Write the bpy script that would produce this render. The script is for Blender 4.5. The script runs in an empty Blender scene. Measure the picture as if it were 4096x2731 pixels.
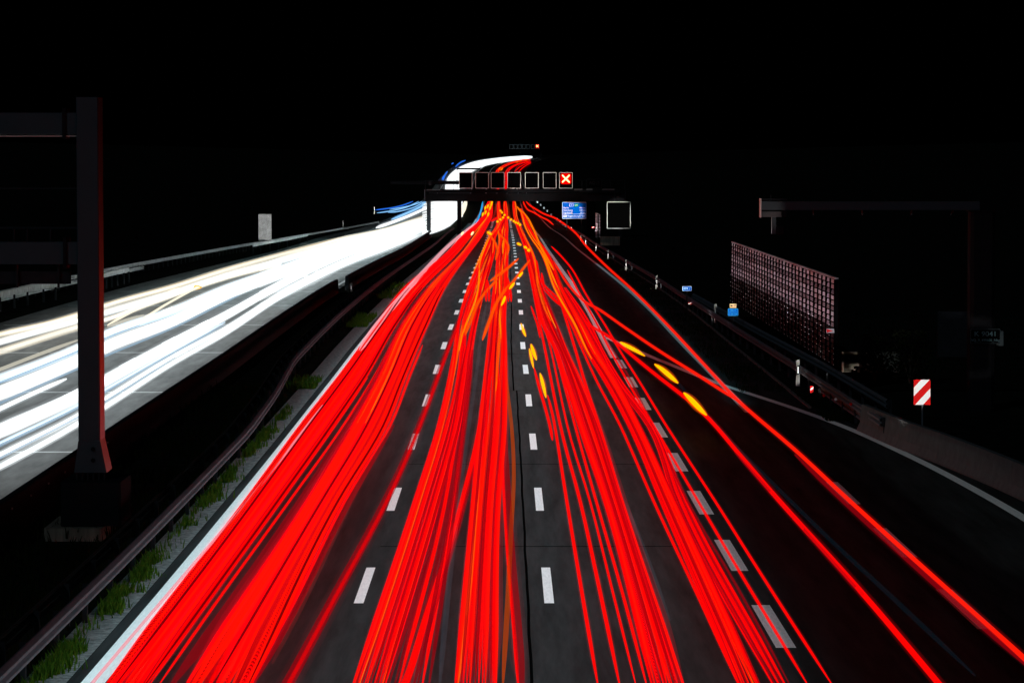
import bpy, math, random
import numpy as np
from mathutils import Vector, Matrix

random.seed(7)
R = math.radians
scene = bpy.context.scene
col = scene.collection

# ------------------------------------------------------------------ camera, world, moon, exposure
H = 8.8                       # camera height over the near road (a bridge parapet)
F_PX, CX, CY, Y_HOR = 13300.0, 2048.0, 1365.5, 630.0
PITCH = math.atan((CY - Y_HOR) / F_PX)
cam_data = bpy.data.cameras.new('camera')
cam_data.sensor_width = 36.0
cam_data.lens = 36.0 * F_PX / 4096.0
cam_data.clip_start = 0.5
cam_data.clip_end = 12000
cam = bpy.data.objects.new('camera', cam_data)
cam.location = (0, 0, H)
cam.rotation_euler = (R(90) - PITCH, 0, 0)
col.objects.link(cam)
scene.camera = cam

SUN_ELEV, SUN_ROT = R(-6.0), R(215)
world = bpy.data.worlds.new('World')
scene.world = world
world.use_nodes = True
wn = world.node_tree.nodes
wn.clear()
w_out = wn.new('ShaderNodeOutputWorld')
w_bg = wn.new('ShaderNodeBackground')
w_sky = wn.new('ShaderNodeTexSky')
w_sky.sky_type = 'NISHITA'
w_sky.sun_disc = False
w_sky.sun_elevation = SUN_ELEV
w_sky.sun_rotation = SUN_ROT
w_bg.inputs['Strength'].default_value = 0.05
world.node_tree.links.new(w_sky.outputs['Color'], w_bg.inputs['Color'])
world.node_tree.links.new(w_bg.outputs['Background'], w_out.inputs['Surface'])

moon_data = bpy.data.lights.new('moon', 'SUN')
moon_data.energy = 0.20
moon_data.color = (0.66, 0.84, 1.0)
moon_data.angle = R(0.5)
moon = bpy.data.objects.new('moon', moon_data)
moon.rotation_euler = (R(58), 0, R(-28))
moon.location = (-20, -30, 60)
col.objects.link(moon)

scene.view_settings.view_transform = 'Standard'
scene.view_settings.look = 'None'
scene.view_settings.exposure = 0.0
scene.view_settings.gamma = 1.0
scene.view_settings.use_curve_mapping = False
scene.render.engine = 'CYCLES'
scene.cycles.transparent_max_bounces = 128
scene.cycles.max_bounces = 5
scene.cycles.diffuse_bounces = 2
scene.cycles.use_denoising = True
scene.cycles.sample_clamp_indirect = 4.0
scene.cycles.light_sampling_threshold = 0.003

# ------------------------------------------------------------------ the road's course, surveyed from the photograph
D_TAB = [20, 40, 54.5] + [65 + 18 * i for i in range(19)] + [494, 640, 770, 890, 990, 1200, 1500, 1700, 1800, 1900, 2300, 3200]
Y_TAB = [None, None, 2731, 2412.3, 2042, 1797.8, 1624.5, 1495, 1396, 1319, 1258, 1210, 1171.7, 1140, 1114.8, 1093.4,
         1074.3, 1057.3, 1042.5, 1028.9, 1016.6, 1005.5, 947, 909, 875, 851, 829, 774, 701, 664, 648, 634.5, None, None]
X_TAB = [2350, 2290, 2229, 2197, 2160, 2136, 2117, 2105, 2092.5, 2086.7, 2084.7, 2080, 2076.5, 2073.1, 2070.7, 2067.7, 2065.6,
         2063.9, 2062.9, 2061.6, 2060.5, 2059.2, 2051, 2043.5, 2039, 2036, 2033.5, 2029, 2022, 2040, 2073, 2116, 2300, 2600]

def ray(x, y):
    a, b = (x - CX) / F_PX, (CY - y) / F_PX
    return np.array([a, math.cos(PITCH) + b * math.sin(PITCH), -math.sin(PITCH) + b * math.cos(PITCH)])

def W(x, y, d):
    """the point on the picture ray (x, y) at distance d down the road"""
    r = ray(x, y)
    k = d / r[1]
    return Vector((r[0] * k, d, H + r[2] * k))

_z, _x = [], []
for d, y, x in zip(D_TAB, Y_TAB, X_TAB):
    if y is None:
        _z.append({20: 0.30, 40: 0.24, 2300: 7.0, 3200: 12.0}[d])
        _x.append((x - CX) * d / F_PX)
    else:
        p = W(x, y, d)
        _z.append(p.z); _x.append(p.x)
_dg = np.concatenate([np.arange(10, 420, 2.0), np.arange(420, 3200, 5.0)])

def _pchip(xs, ys, q):
    xs, ys = np.array(xs, float), np.array(ys, float)
    h = np.diff(xs); dl = np.diff(ys) / h
    m = np.zeros(len(xs)); m[0], m[-1] = dl[0], dl[-1]
    for i in range(1, len(xs) - 1):
        m[i] = (h[i] * dl[i - 1] + h[i - 1] * dl[i]) / (h[i] + h[i - 1])
    i = np.clip(np.searchsorted(xs, q) - 1, 0, len(xs) - 2)
    t = (q - xs[i]) / h[i]
    return (ys[i] * (2*t**3 - 3*t**2 + 1) + m[i] * h[i] * (t**3 - 2*t**2 + t)
            + ys[i+1] * (-2*t**3 + 3*t**2) + m[i+1] * h[i] * (t**3 - t**2))

def _smooth(v, sig):
    out = np.empty_like(v)
    for i, d in enumerate(_dg):
        s = max(4.0, sig * d)
        lo, hi = np.searchsorted(_dg, d - 2.5 * s), np.searchsorted(_dg, d + 2.5 * s)
        k = np.exp(-0.5 * ((_dg[lo:hi] - d) / s) ** 2) * np.gradient(_dg)[lo:hi]
        out[i] = (v[lo:hi] * k).sum() / k.sum()
    return out
_zg = _smooth(_pchip(D_TAB, _z, _dg), 0.03)
_xg = _smooth(_pchip(D_TAB, _x, _dg), 0.03)
_hg = np.gradient(_xg, _dg)

def rz(d): return float(np.interp(d, _dg, _zg))
def rx(d): return float(np.interp(d, _dg, _xg))
def P(s, d, h=0.0):
    """road point: s metres right of the middle lane's right-hand dashes, d metres away, h above the road"""
    g = float(np.interp(d, _dg, _hg)); n = math.sqrt(1 + g * g)
    return Vector((rx(d) + s / n, d - s * g / n, rz(d) + h))

_ypix = {}
def px(x, y, h=0.0):
    """where the picture ray (x, y) meets the level h above the road"""
    key = round(h, 3)
    if key not in _ypix:
        t = (H - (_zg + h)) / _dg                     # tan of the angle below the horizontal
        yy = CY + F_PX * np.tan(np.arctan(t) - PITCH)
        k = int(np.argmin(np.where(_dg < 2000, yy, 1e9)))
        _ypix[key] = (yy[:k + 1][::-1], _dg[:k + 1][::-1])
    yy, dd = _ypix[key]
    d = float(np.interp(y, yy, dd))
    p = W(x, y, d)
    return Vector((p.x, d, rz(d) + h))

# ------------------------------------------------------------------ materials
MATS = {}
def mat(name, color, rough=0.7, metal=0.0, noise=0.0, scale=6.0, spec=0.3, bump=0.0, stretch=(1, 1, 1), second=None):
    if name in MATS: return MATS[name]
    m = bpy.data.materials.new(name); m.use_nodes = True
    nt = m.node_tree; b = nt.nodes['Principled BSDF']
    b.inputs['Roughness'].default_value = rough
    b.inputs['Metallic'].default_value = metal
    b.inputs['Specular IOR Level'].default_value = spec
    b.inputs['Base Color'].default_value = (*color, 1)
    if noise or bump:
        tc = nt.nodes.new('ShaderNodeTexCoord'); mp = nt.nodes.new('ShaderNodeMapping')
        mp.inputs['Scale'].default_value = stretch
        nz = nt.nodes.new('ShaderNodeTexNoise'); nz.inputs['Scale'].default_value = scale
        nz.inputs['Detail'].default_value = 6; nz.inputs['Roughness'].default_value = 0.65
        nt.links.new(tc.outputs['Object'], mp.inputs['Vector']); nt.links.new(mp.outputs['Vector'], nz.inputs['Vector'])
        if noise:
            cr = nt.nodes.new('ShaderNodeValToRGB')
            lo = [c * (1 - noise) for c in color]; hi = second or [min(1, c * (1 + noise)) for c in color]
            cr.color_ramp.elements[0].position = 0.30; cr.color_ramp.elements[0].color = (*lo, 1)
            cr.color_ramp.elements[1].position = 0.70; cr.color_ramp.elements[1].color = (*hi, 1)
            nt.links.new(nz.outputs['Fac'], cr.inputs['Fac']); nt.links.new(cr.outputs['Color'], b.inputs['Base Color'])
        if bump:
            bp = nt.nodes.new('ShaderNodeBump'); bp.inputs['Strength'].default_value = bump
            bp.inputs['Distance'].default_value = 0.02
            nt.links.new(nz.outputs['Fac'], bp.inputs['Height']); nt.links.new(bp.outputs['Normal'], b.inputs['Normal'])
    MATS[name] = m
    return m

def glow(name, color, see_through=True, pulses=0.0, dense=0.72):
    """light itself; dense = how far one skin of it hides what is behind (0: it only adds to it)"""
    if name in MATS: return MATS[name]
    m = bpy.data.materials.new(name); m.use_nodes = True
    nt = m.node_tree; nt.nodes.clear()
    out = nt.nodes.new('ShaderNodeOutputMaterial'); em = nt.nodes.new('ShaderNodeEmission')
    em.inputs['Color'].default_value = (*color, 1); em.inputs['Strength'].default_value = 1.0
    if pulses:                       # a dimmed LED lamp pulses as it moves: bright and dark beads down the road
        tc = nt.nodes.new('ShaderNodeTexCoord'); wv = nt.nodes.new('ShaderNodeTexWave')
        wv.wave_type = 'BANDS'; wv.bands_direction = 'Y'; wv.inputs['Scale'].default_value = pulses
        mr = nt.nodes.new('ShaderNodeMapRange'); mr.inputs['To Min'].default_value = 0.15; mr.inputs['To Max'].default_value = 1.6
        nt.links.new(tc.outputs['Object'], wv.inputs['Vector']); nt.links.new(wv.outputs['Fac'], mr.inputs['Value'])
        nt.links.new(mr.outputs['Result'], em.inputs['Strength'])
    if see_through:
        tr = nt.nodes.new('ShaderNodeBsdfTransparent')
        if dense:
            ad = nt.nodes.new('ShaderNodeMixShader'); ad.inputs[0].default_value = dense
            nt.links.new(tr.outputs[0], ad.inputs[1]); nt.links.new(em.outputs[0], ad.inputs[2])
        else:
            ad = nt.nodes.new('ShaderNodeAddShader')
            nt.links.new(em.outputs[0], ad.inputs[0]); nt.links.new(tr.outputs[0], ad.inputs[1])
        nt.links.new(ad.outputs[0], out.inputs['Surface'])
    else:
        nt.links.new(em.outputs[0], out.inputs['Surface'])
    MATS[name] = m
    return m

ASPHALT = mat('asphalt', (0.0165, 0.0185, 0.0195), 0.85, spec=0.04, noise=0.75, scale=2.6, stretch=(1, 0.06, 1), bump=0.3)
CONCRETE_ROAD = mat('concrete_road', (0.15, 0.157, 0.155), 0.7, spec=0.1, noise=0.35, scale=2.2, stretch=(1, 0.12, 1), bump=0.2)
PAINT = mat('road_paint', (0.86, 0.89, 0.89), 0.6, noise=0.14, scale=9.0, stretch=(3, 0.3, 1))
PAINT_OLD = mat('worn_road_paint', (0.62, 0.66, 0.66), 0.65, noise=0.22, scale=9.0, stretch=(4, 0.3, 1))
SOIL = mat('soil', (0.012, 0.013, 0.010), 0.95, spec=0.0, noise=0.5, scale=1.2, bump=0.4)
GRAVEL = mat('median_paving', (0.17, 0.185, 0.185), 0.9, spec=0.05, noise=0.75, scale=7.0, bump=0.9)
GRASS_UNLIT = mat('unlit_grass', (0.010, 0.014, 0.004), 0.9, spec=0.0, noise=0.5, scale=8.0)  # shaded copy of the grass: unlit median and verge put into the colour
GRASS = mat('grass', (0.055, 0.13, 0.012), 0.8, spec=0.0, noise=0.5, scale=8.0)
LEAF = mat('leaves', (0.010, 0.013, 0.005), 0.9, spec=0.0, noise=0.5, scale=5.0)
BARK = mat('bark', (0.06, 0.045, 0.03), 0.9, noise=0.3)
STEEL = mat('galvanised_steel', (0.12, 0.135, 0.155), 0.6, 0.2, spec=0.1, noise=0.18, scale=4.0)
LIT_STEEL = mat('lit_steel', (0.42, 0.44, 0.45), 0.6, 0.0, noise=0.35, scale=2.0)  # brighter copy of the steel, with the headlight brightness put into the colour
STEEL_DARK = mat('dull_steel', (0.022, 0.024, 0.027), 0.7, 0.0, spec=0.05, noise=0.25, scale=3.0)
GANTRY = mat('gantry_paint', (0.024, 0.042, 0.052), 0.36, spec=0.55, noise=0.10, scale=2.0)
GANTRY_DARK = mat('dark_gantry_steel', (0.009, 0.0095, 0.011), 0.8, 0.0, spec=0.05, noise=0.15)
RUST = mat('rusty_steel', (0.035, 0.028, 0.026), 0.8, 0.0, spec=0.05, noise=0.3)
CONCRETE = mat('concrete', (0.11, 0.116, 0.116), 0.85, spec=0.05, noise=0.20, scale=2.5, bump=0.25)
CONCRETE_STAIN = mat('stained_concrete', (0.17, 0.155, 0.12), 0.9, spec=0.05, noise=0.4, scale=1.5, stretch=(4, 4, 0.3))
BLACK = mat('black_face', (0.002, 0.002, 0.002), 0.9, spec=0.0)
WHITE = mat('white_sheeting', (0.86, 0.88, 0.88), 0.5, spec=0.0)
RIM = mat('white_rim', (0.80, 0.82, 0.74), 0.5, spec=0.0)
BLUE = mat('blue_sheeting', (0.0, 0.12, 0.60), 0.5, spec=0.0, noise=0.08)
GREEN = mat('green_sheeting', (0.01, 0.42, 0.10), 0.5, spec=0.0)
RED = mat('red_sheeting', (0.62, 0.012, 0.012), 0.5, spec=0.0)
SAND = mat('sand_sheeting', (0.85, 0.62, 0.30), 0.5, spec=0.0)
PLASTIC = mat('white_plastic', (0.11, 0.115, 0.105), 0.6, noise=0.25, scale=20)
JOINT = mat('sealed_joint', (0.002, 0.002, 0.002), 1.0, spec=0.0)
LOUVRE_DIMMED = mat('dimmed_louvre', (0.20, 0.17, 0.18), 0.6, noise=0.35, scale=1.5)  # darker copy of the pale louvre for rows turned from the light
LOUVRE_SHADED = mat('shaded_louvre', (0.035, 0.018, 0.018), 0.7, spec=0.05, noise=0.4, scale=1.5)  # unlit lower half of the screen, its shade put into the colour
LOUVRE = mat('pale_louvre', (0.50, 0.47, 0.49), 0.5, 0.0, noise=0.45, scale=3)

# ------------------------------------------------------------------ mesh helpers
class MB:
    def __init__(self): self.v, self.f = [], []
    def add(self, vs, fs):
        o = len(self.v); self.v += [tuple(a) for a in vs]; self.f += [tuple(i + o for i in q) for q in fs]; return self
    def box(self, lo, hi, bev=0.0):
        x0, y0, z0 = lo; x1, y1, z1 = hi
        if bev <= 0:
            return self.add([(x0,y0,z0),(x1,y0,z0),(x1,y1,z0),(x0,y1,z0),(x0,y0,z1),(x1,y0,z1),(x1,y1,z1),(x0,y1,z1)],
                            [(0,3,2,1),(4,5,6,7),(0,1,5,4),(1,2,6,5),(2,3,7,6),(3,0,4,7)])
        b = bev                                       # chamfered upright edges
        ring = [(x0+b,y0),(x1-b,y0),(x1,y0+b),(x1,y1-b),(x1-b,y1),(x0+b,y1),(x0,y1-b),(x0,y0+b)]
        vs = [(x, y, z0) for x, y in ring] + [(x, y, z1) for x, y in ring]
        fs = [tuple(range(7, -1, -1)), tuple(range(8, 16))] + [(i, (i+1) % 8, 8 + (i+1) % 8, 8 + i) for i in range(8)]
        return self.add(vs, fs)
    def bar(self, a, b, r, n=6):
        a, b = Vector(a), Vector(b); return self.tube([a, b], [r, r], n)
    def tube(self, pts, rad, n=6, cap=True):
        pts = [Vector(p) for p in pts]; vs, fs = [], []
        for i, p in enumerate(pts):
            t = (pts[min(i+1, len(pts)-1)] - pts[max(i-1, 0)]).normalized()
            up = Vector((0, 0, 1)) if abs(t.z) < 0.95 else Vector((0, 1, 0))
            s = t.cross(up).normalized(); u = s.cross(t)
            for k in range(n):
                a = 2 * math.pi * (k + 0.5) / n
                vs.append(p + (s * math.cos(a) + u * math.sin(a)) * rad[i])
        for i in range(len(pts) - 1):
            for k in range(n):
                fs.append((i*n + k, i*n + (k+1) % n, (i+1)*n + (k+1) % n, (i+1)*n + k))
        if cap:
            fs += [tuple(range(n - 1, -1, -1)), tuple((len(pts)-1)*n + k for k in range(n))]
        return self.add(vs, fs)
    def sweep(self, pts, prof, closed=True):
        """prof: (across, up) pairs carried along the path, across pointing right of the travel direction"""
        pts = [Vector(p) for p in pts]; n = len(prof); vs, fs = [], []
        for i, p in enumerate(pts):
            t = pts[min(i+1, len(pts)-1)] - pts[max(i-1, 0)]; t.z = 0; t.normalize()
            s = Vector((t.y, -t.x, 0))
            vs += [p + s * a + Vector((0, 0, b)) for a, b in prof]
        m = n if closed else n - 1
        for i in range(len(pts) - 1):
            for k in range(m):
                fs.append((i*n + k, (i+1)*n + k, (i+1)*n + (k+1) % n, i*n + (k+1) % n))
        if closed:
            fs += [tuple(range(n)), tuple((len(pts)-1)*n + k for k in range(n-1, -1, -1))]
        return self.add(vs, fs)
    def build(self, name, material, parent=None, smooth=False, origin=None):
        off = Vector(origin) if origin is not None else Vector((0, 0, 0))
        me = bpy.data.meshes.new(name)
        me.from_pydata([tuple(Vector(q) - off) for q in self.v], [], self.f); me.update()
        me.materials.append(material)
        if smooth:
            for pl in me.polygons: pl.use_smooth = True
        o = bpy.data.objects.new(name, me); col.objects.link(o)
        o.location = off
        if parent is not None: o.parent = parent
        return o

def tag(o, label=None, cat=None, group=None, kind=None):
    if label: o['label'] = label
    if cat: o['category'] = cat
    if group: o['group'] = group
    if kind: o['kind'] = kind
    return o

def thing(name, loc, label, cat, group=None, rz_=0.0):
    o = bpy.data.objects.new(name, None); col.objects.link(o)
    o.empty_display_size = 0.2; o.location = loc; o.rotation_euler = (0, 0, rz_)
    return tag(o, label, cat, group)

def copy_tree(o, parent=None):
    c = o.copy(); col.objects.link(c)
    if parent is not None: c.parent = parent
    for ch in list(o.children): copy_tree(ch, c)
    return c

def lettering(parent, text, x, z, size, material, y=-0.02, align='LEFT', name='lettering', xscale=1.0):
    cu = bpy.data.curves.new(name, 'FONT'); cu.body = text; cu.size = size
    cu.align_x = align; cu.align_y = 'CENTER'; cu.extrude = 0.004; cu.resolution_u = 4; cu.offset = size * 0.008
    tmp = bpy.data.objects.new(name, cu); col.objects.link(tmp)
    bpy.context.view_layer.update()
    me = bpy.data.meshes.new_from_object(tmp.evaluated_get(bpy.context.evaluated_depsgraph_get()))
    bpy.data.objects.remove(tmp); bpy.data.curves.remove(cu)
    me.materials.clear(); me.materials.append(material)
    o = bpy.data.objects.new(name, me); col.objects.link(o); o.parent = parent
    o.location = (x, y, z); o.rotation_euler = (R(90), 0, 0); o.scale = (xscale, 1, 1)
    return o

def rounded(w, h, r, n=4):
    out = []
    for cx, cz, a0 in ((w/2-r, h/2-r, 0), (-w/2+r, h/2-r, 90), (-w/2+r, -h/2+r, 180), (w/2-r, -h/2+r, 270)):
        for i in range(n + 1):
            a = R(a0 + 90 * i / n); out.append((cx + r * math.cos(a), cz + r * math.sin(a)))
    return out

def plate(w, h, r, t, cx=0, cz=0, y=0.0, mb=None):
    """an upright rounded plate facing -y: front at y - t, back at y"""
    mb = mb or MB(); ring = rounded(w, h, r); n = len(ring)
    vs = [(cx + a, y - t, cz + b) for a, b in ring] + [(cx + a, y, cz + b) for a, b in ring]
    return mb.add(vs, [tuple(range(n-1, -1, -1)), tuple(range(n, 2*n))] + [(i, (i+1) % n, n + (i+1) % n, n + i) for i in range(n)])

def rim(w, h, r, bw, t, cx=0, cz=0, y=0.0, mb=None):
    """a raised border running round a plate"""
    mb = mb or MB(); a = rounded(w, h, r); b = rounded(w - 2*bw, h - 2*bw, max(0.005, r - bw)); n = len(a); vs = []
    for ring, yy in ((a, y - t), (b, y - t), (a, y), (b, y)): vs += [(cx + p, yy, cz + q) for p, q in ring]
    fs = []
    for i in range(n):
        j = (i + 1) % n
        fs += [(i, i + n, j + n, j), (i, j, j + 2*n, i + 2*n), (i + n, i + 3*n, j + 3*n, j + n), (i + 2*n, j + 2*n, j + 3*n, i + 3*n)]
    return mb.add(vs, fs)

def beam(target, dist, energy, half, side=-2.0, size=0.15, color=(1, 0.97, 0.92), src=None, blend=0.35):
    """an unseen spot added to brighten one roadside thing, in place of a passing headlight"""
    t = Vector(target)
    if src is None:
        d = t.y - dist; src = P(side, d, 0.75)
    src = Vector(src)
    l = bpy.data.lights.new('added_spot', 'SPOT'); l.energy = energy * (t - src).length_squared
    l.spot_size = 2 * math.atan(half / (t - src).length); l.spot_blend = blend; l.shadow_soft_size = size; l.color = color
    o = bpy.data.objects.new('added_spot', l); o.location = src
    o.rotation_euler = (t - src).to_track_quat('-Z', 'Y').to_euler(); col.objects.link(o)
    return o

# ------------------------------------------------------------------ setting: ground, carriageways, markings
def sheet(name, rows, material, kind='structure'):
    n = len(rows[0]); mb = MB()
    mb.add([p for r in rows for p in r], [(i*n + k, i*n + k + 1, (i+1)*n + k + 1, (i+1)*n + k) for i in range(len(rows)-1) for k in range(n-1)])
    o = mb.build(name, material); o['kind'] = kind
    return o

DS = list(np.arange(20, 200, 4.0)) + list(np.arange(200, 600, 10.0)) + list(np.arange(600, 2000, 20.0))
rows = []
for d in DS + [2100, 2300, 2600, 3100]:
    rows.append([(x, d, rz(min(d, 3100)) - 0.07 + (0.05 * max(0, abs(x) - 45) ** 0.9 if d > 30 else 0)) for x in
                 (-900, -500, -250, -120, -70, -45, -30, -15, -5, 5, 15, 30, 45, 70, 120, 250, 500, 900)])
rows.insert(0, [(p[0], -60, p[2]) for p in rows[0]])
sheet('ground', rows, SOIL)

def right_edge(d):
    return float(np.interp(d, [20, 60, 80, 100, 125, 3000], [20, 16.2, 13.4, 11.4, 9.9, 9.9]))
sheet('carriageway', [[P(-8.10 + (right_edge(d) + 8.10) * k / 8, d) for k in range(9)] for d in DS], ASPHALT)
sheet('oncoming_carriageway', [[P(-12.75 - 15.6 * k / 8, d) for k in range(8, -1, -1)] for d in DS], CONCRETE_ROAD)
sheet('median_strip', [[P(-8.85 + 0.74 * k, d, -0.004) for k in (0, 0.33, 0.66, 0.99)] for d in np.arange(30, 700, 1.0)], GRAVEL)

def strip(mb, s, w, d0, d1, h=0.004, n=None):
    n = n or max(1, int((d1 - d0) / 12)); rr = []
    sf = s if callable(s) else (lambda d: s)
    for i in range(n + 1):
        d = d0 + (d1 - d0) * i / n
        rr.append((P(sf(d) - w/2, d, h), P(sf(d) + w/2, d, h)))
    mb.add([q for r in rr for q in r], [(2*i, 2*i+1, 2*i+3, 2*i+2) for i in range(n)])

mb = MB()
for i in range(-2, 90):
    d0 = 65 + 18 * i
    if d0 > 22:
        hh = 0.004
        strip(mb, -3.75, 0.165 + 0.0004 * d0, d0, d0 + 6, hh); strip(mb, 0.0, 0.165 + 0.0004 * d0, d0, d0 + 6, hh)
mb.build('lane_dashes', PAINT)['kind'] = 'structure'
mb = MB(); strip(mb, -7.67, 0.40, 22, 1950, 0.004, 260); strip(mb, 4.0, 0.32, 148, 1950, 0.004, 200)
mb.build('edge_lines', PAINT)['kind'] = 'structure'
mb = MB(); strip(mb, lambda d: float(np.interp(d, [118, 300, 1000], [7.65, 7.75, 7.0])), 0.26, 116, 1500, 0.004, 160)
mb.build('shoulder_line', PAINT_OLD)['kind'] = 'structure'
mb = MB()
for i in range(-3, 8):
    strip(mb, 4.13, 0.36, 58.7 + 11.7 * i, 58.7 + 11.7 * i + 6, 0.004, 2)
    strip(mb, 8.05, 0.34, 49.5 + 11.7 * i, 49.5 + 11.7 * i + 6, 0.004, 2) if i < 4 else None
mb.build('merge_dashes', PAINT_OLD)['kind'] = 'structure'
def px_line(mb, pts, w, h=0.005, hh=0.0):
    q = [px(x, y, hh) for x, y in pts]; q = smooth_path(q, 6)
    mb.sweep([Vector((p.x, p.y, p.z + h)) for p in q], [(-w/2, 0), (w/2, 0)], closed=False)
def smooth_path(pts, k=4):
    out = []; n = len(pts)
    for i in range(n - 1):
        p0, p1, p2, p3 = pts[max(i-1, 0)], pts[i], pts[i+1], pts[min(i+2, n-1)]
        for j in range(k):
            t = j / k
            out.append(0.5 * ((2*p1) + (p2 - p0)*t + (2*p0 - 5*p1 + 4*p2 - p3)*t*t + (3*p1 - p0 - 3*p2 + p3)*t*t*t))
    return out + [pts[-1]]
mb = MB()
px_line(mb, [(4500, 2330), (4096, 2072), (3830, 1921), (3620, 1815), (3400, 1716), (3187, 1637), (2990, 1572), (2860, 1529), (2700, 1466), (2560, 1408), (2425, 1350)], 0.30, 0.006)
mb.build('ramp_line', PAINT)['kind'] = 'structure'
mb = MB()                                              # sealed joints between the slabs
strip(mb, lambda d: -0.42 + 0.012 * math.sin(d * 0.7) * math.sin(d * 0.23), 0.055, 22, 127, 0.003, 60)
strip(mb, lambda d: -0.55 + 0.012 * math.sin(d * 0.5), 0.06, 127, 420, 0.003, 60)
for d0, a, b in ((127, -3.6, 6.0), (151, -0.9, 3.6), (96, -3.7, 3.8), (75, -3.7, 3.8)):
    mb.add([P(a, d0, 0.0025), P(b, d0, 0.0025), P(b, d0 + 0.12, 0.0025), P(a, d0 + 0.12, 0.0025)], [(0, 1, 2, 3)])
mb.build('slab_joints', JOINT)['kind'] = 'structure'
mb = MB()
for k in range(24):
    d0 = 100 + 26 * k
    mb.add([P(-27.8, d0, 0.004), P(-12.9, d0, 0.004), P(-12.9, d0 + 0.35, 0.004), P(-27.8, d0 + 0.35, 0.004)], [(0, 1, 2, 3)])
mb.build('pale_slab_joints', PAINT_OLD)['kind'] = 'structure'
mb = MB()
for i in range(-2, 60):
    d0 = 70 + 18 * i
    strip(mb, -17.3, 0.22, d0, d0 + 6, 0.004, 1); strip(mb, -21.1, 0.22, d0, d0 + 6, 0.004, 1)
strip(mb, -13.3, 0.28, 22, 1900, 0.004, 200); strip(mb, -25.2, 0.28, 22, 1900, 0.004, 200)
mb.build('oncoming_lane_markings', PAINT)['kind'] = 'structure'
mb = MB()                                              # concrete gutter beside the verge
mb.sweep([P(9.93, d) + Vector((0, 0, 0)) for d in np.arange(118, 600, 6.0)], [(0, 0.0), (0, 0.055), (0.12, 0.055), (0.12, 0.0)])
mb.build('gutter', CONCRETE)['kind'] = 'structure'

# unseen area strips added in place of passing headlights, over lanes, markings and rails
def lane_light(s, w, spans, power, h, color, side=False):
    for a, b, k in spans:
        l = bpy.data.lights.new('headlight_stand_in', 'AREA'); l.shape = 'RECTANGLE'
        p0, p1 = P(s, a, h), P(s, b, h)
        l.size, l.size_y = w, (p1 - p0).length
        l.energy = power * k * math.pi * l.size * l.size_y
        f = min(1.0, max(0.0, (a - 100) / 200)); l.color = (color[0] * (1 - 0.5 * f), color[1] * (1 - 0.06 * f), color[2])
        o = bpy.data.objects.new('headlight_stand_in', l); o.location = (p0 + p1) / 2
        y = (p1 - p0).normalized(); x = y.cross(Vector((0, 0, 1))).normalized(); z = x.cross(y)
        if side: x, z = (-z, x) if side is True else (z, -x)
        o.rotation_euler = Matrix((x, y, z)).transposed().to_euler()
        col.objects.link(o)
SPANS = [(24, 110, 1.0), (110, 200, 1.0), (200, 320, 1.0), (320, 480, 1.0), (480, 760, 0.8)]
for s, k in ((-6.1, 1.0), (-1.9, 1.0), (1.5, 0.85)):
    lane_light(s, 3.6, SPANS, 0.92 * k, 0.75, (0.62, 0.95, 1.0))
lane_light(-7.3, 0.3, [(40, 110, 1.0), (110, 200, 1.0)], 0.75, 0.6, (0.55, 0.92, 1.0), side=True)  # unseen strip added to brighten the median rail
lane_light(4.2, 0.8, [(24, 110, 1.0), (110, 200, 1.0), (200, 320, 1.0), (320, 480, 0.8)], 0.22, 0.38, (0.05, 0.90, 1.0))  # narrow unseen strips added over the markings to brighten and tint them
lane_light(-3.75, 0.8, [(24, 110, 1.0), (110, 200, 1.0), (200, 320, 1.0)], 0.35, 0.4, (0.35, 0.95, 1.0))
lane_light(-7.65, 0.5, [(24, 110, 1.0), (110, 200, 1.0)], 0.40, 0.35, (0.45, 0.9, 1.0))
lane_light(7.75, 0.6, [(120, 200, 1.0), (200, 320, 1.0)], 0.22, 0.4, (0.10, 0.9, 1.0))
lane_light(11.4, 1.6, [(62, 86, 1.0), (86, 104, 0.8)], 0.05, 0.7, (0.85, 1.0, 0.95))  # unseen strip added to brighten the ramp line
lane_light(-26.0, 0.5, [(110, 200, 1.0), (200, 320, 1.0), (320, 480, 1.0)], 1.3, 0.75, (0.96, 1.0, 0.95), side=True)  # unseen strip added to brighten the outer oncoming guardrail
for s in (-15.2, -19.2, -23.2):
    lane_light(s, 2.6, SPANS, 0.45, 0.75, (0.95, 0.99, 1.0))

# ------------------------------------------------------------------ light trails
def interp_rows(rws, y):
    ys = [r[0] for r in rws]
    o = np.argsort(ys); ys = np.array(ys)[o]
    q = np.array([min(max(y, ys[0]), ys[-1])])
    return [float(_pchip(ys, np.array([r[c] for r in rws], float)[o], q)[0]) for c in range(1, len(rws[0]))]

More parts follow.
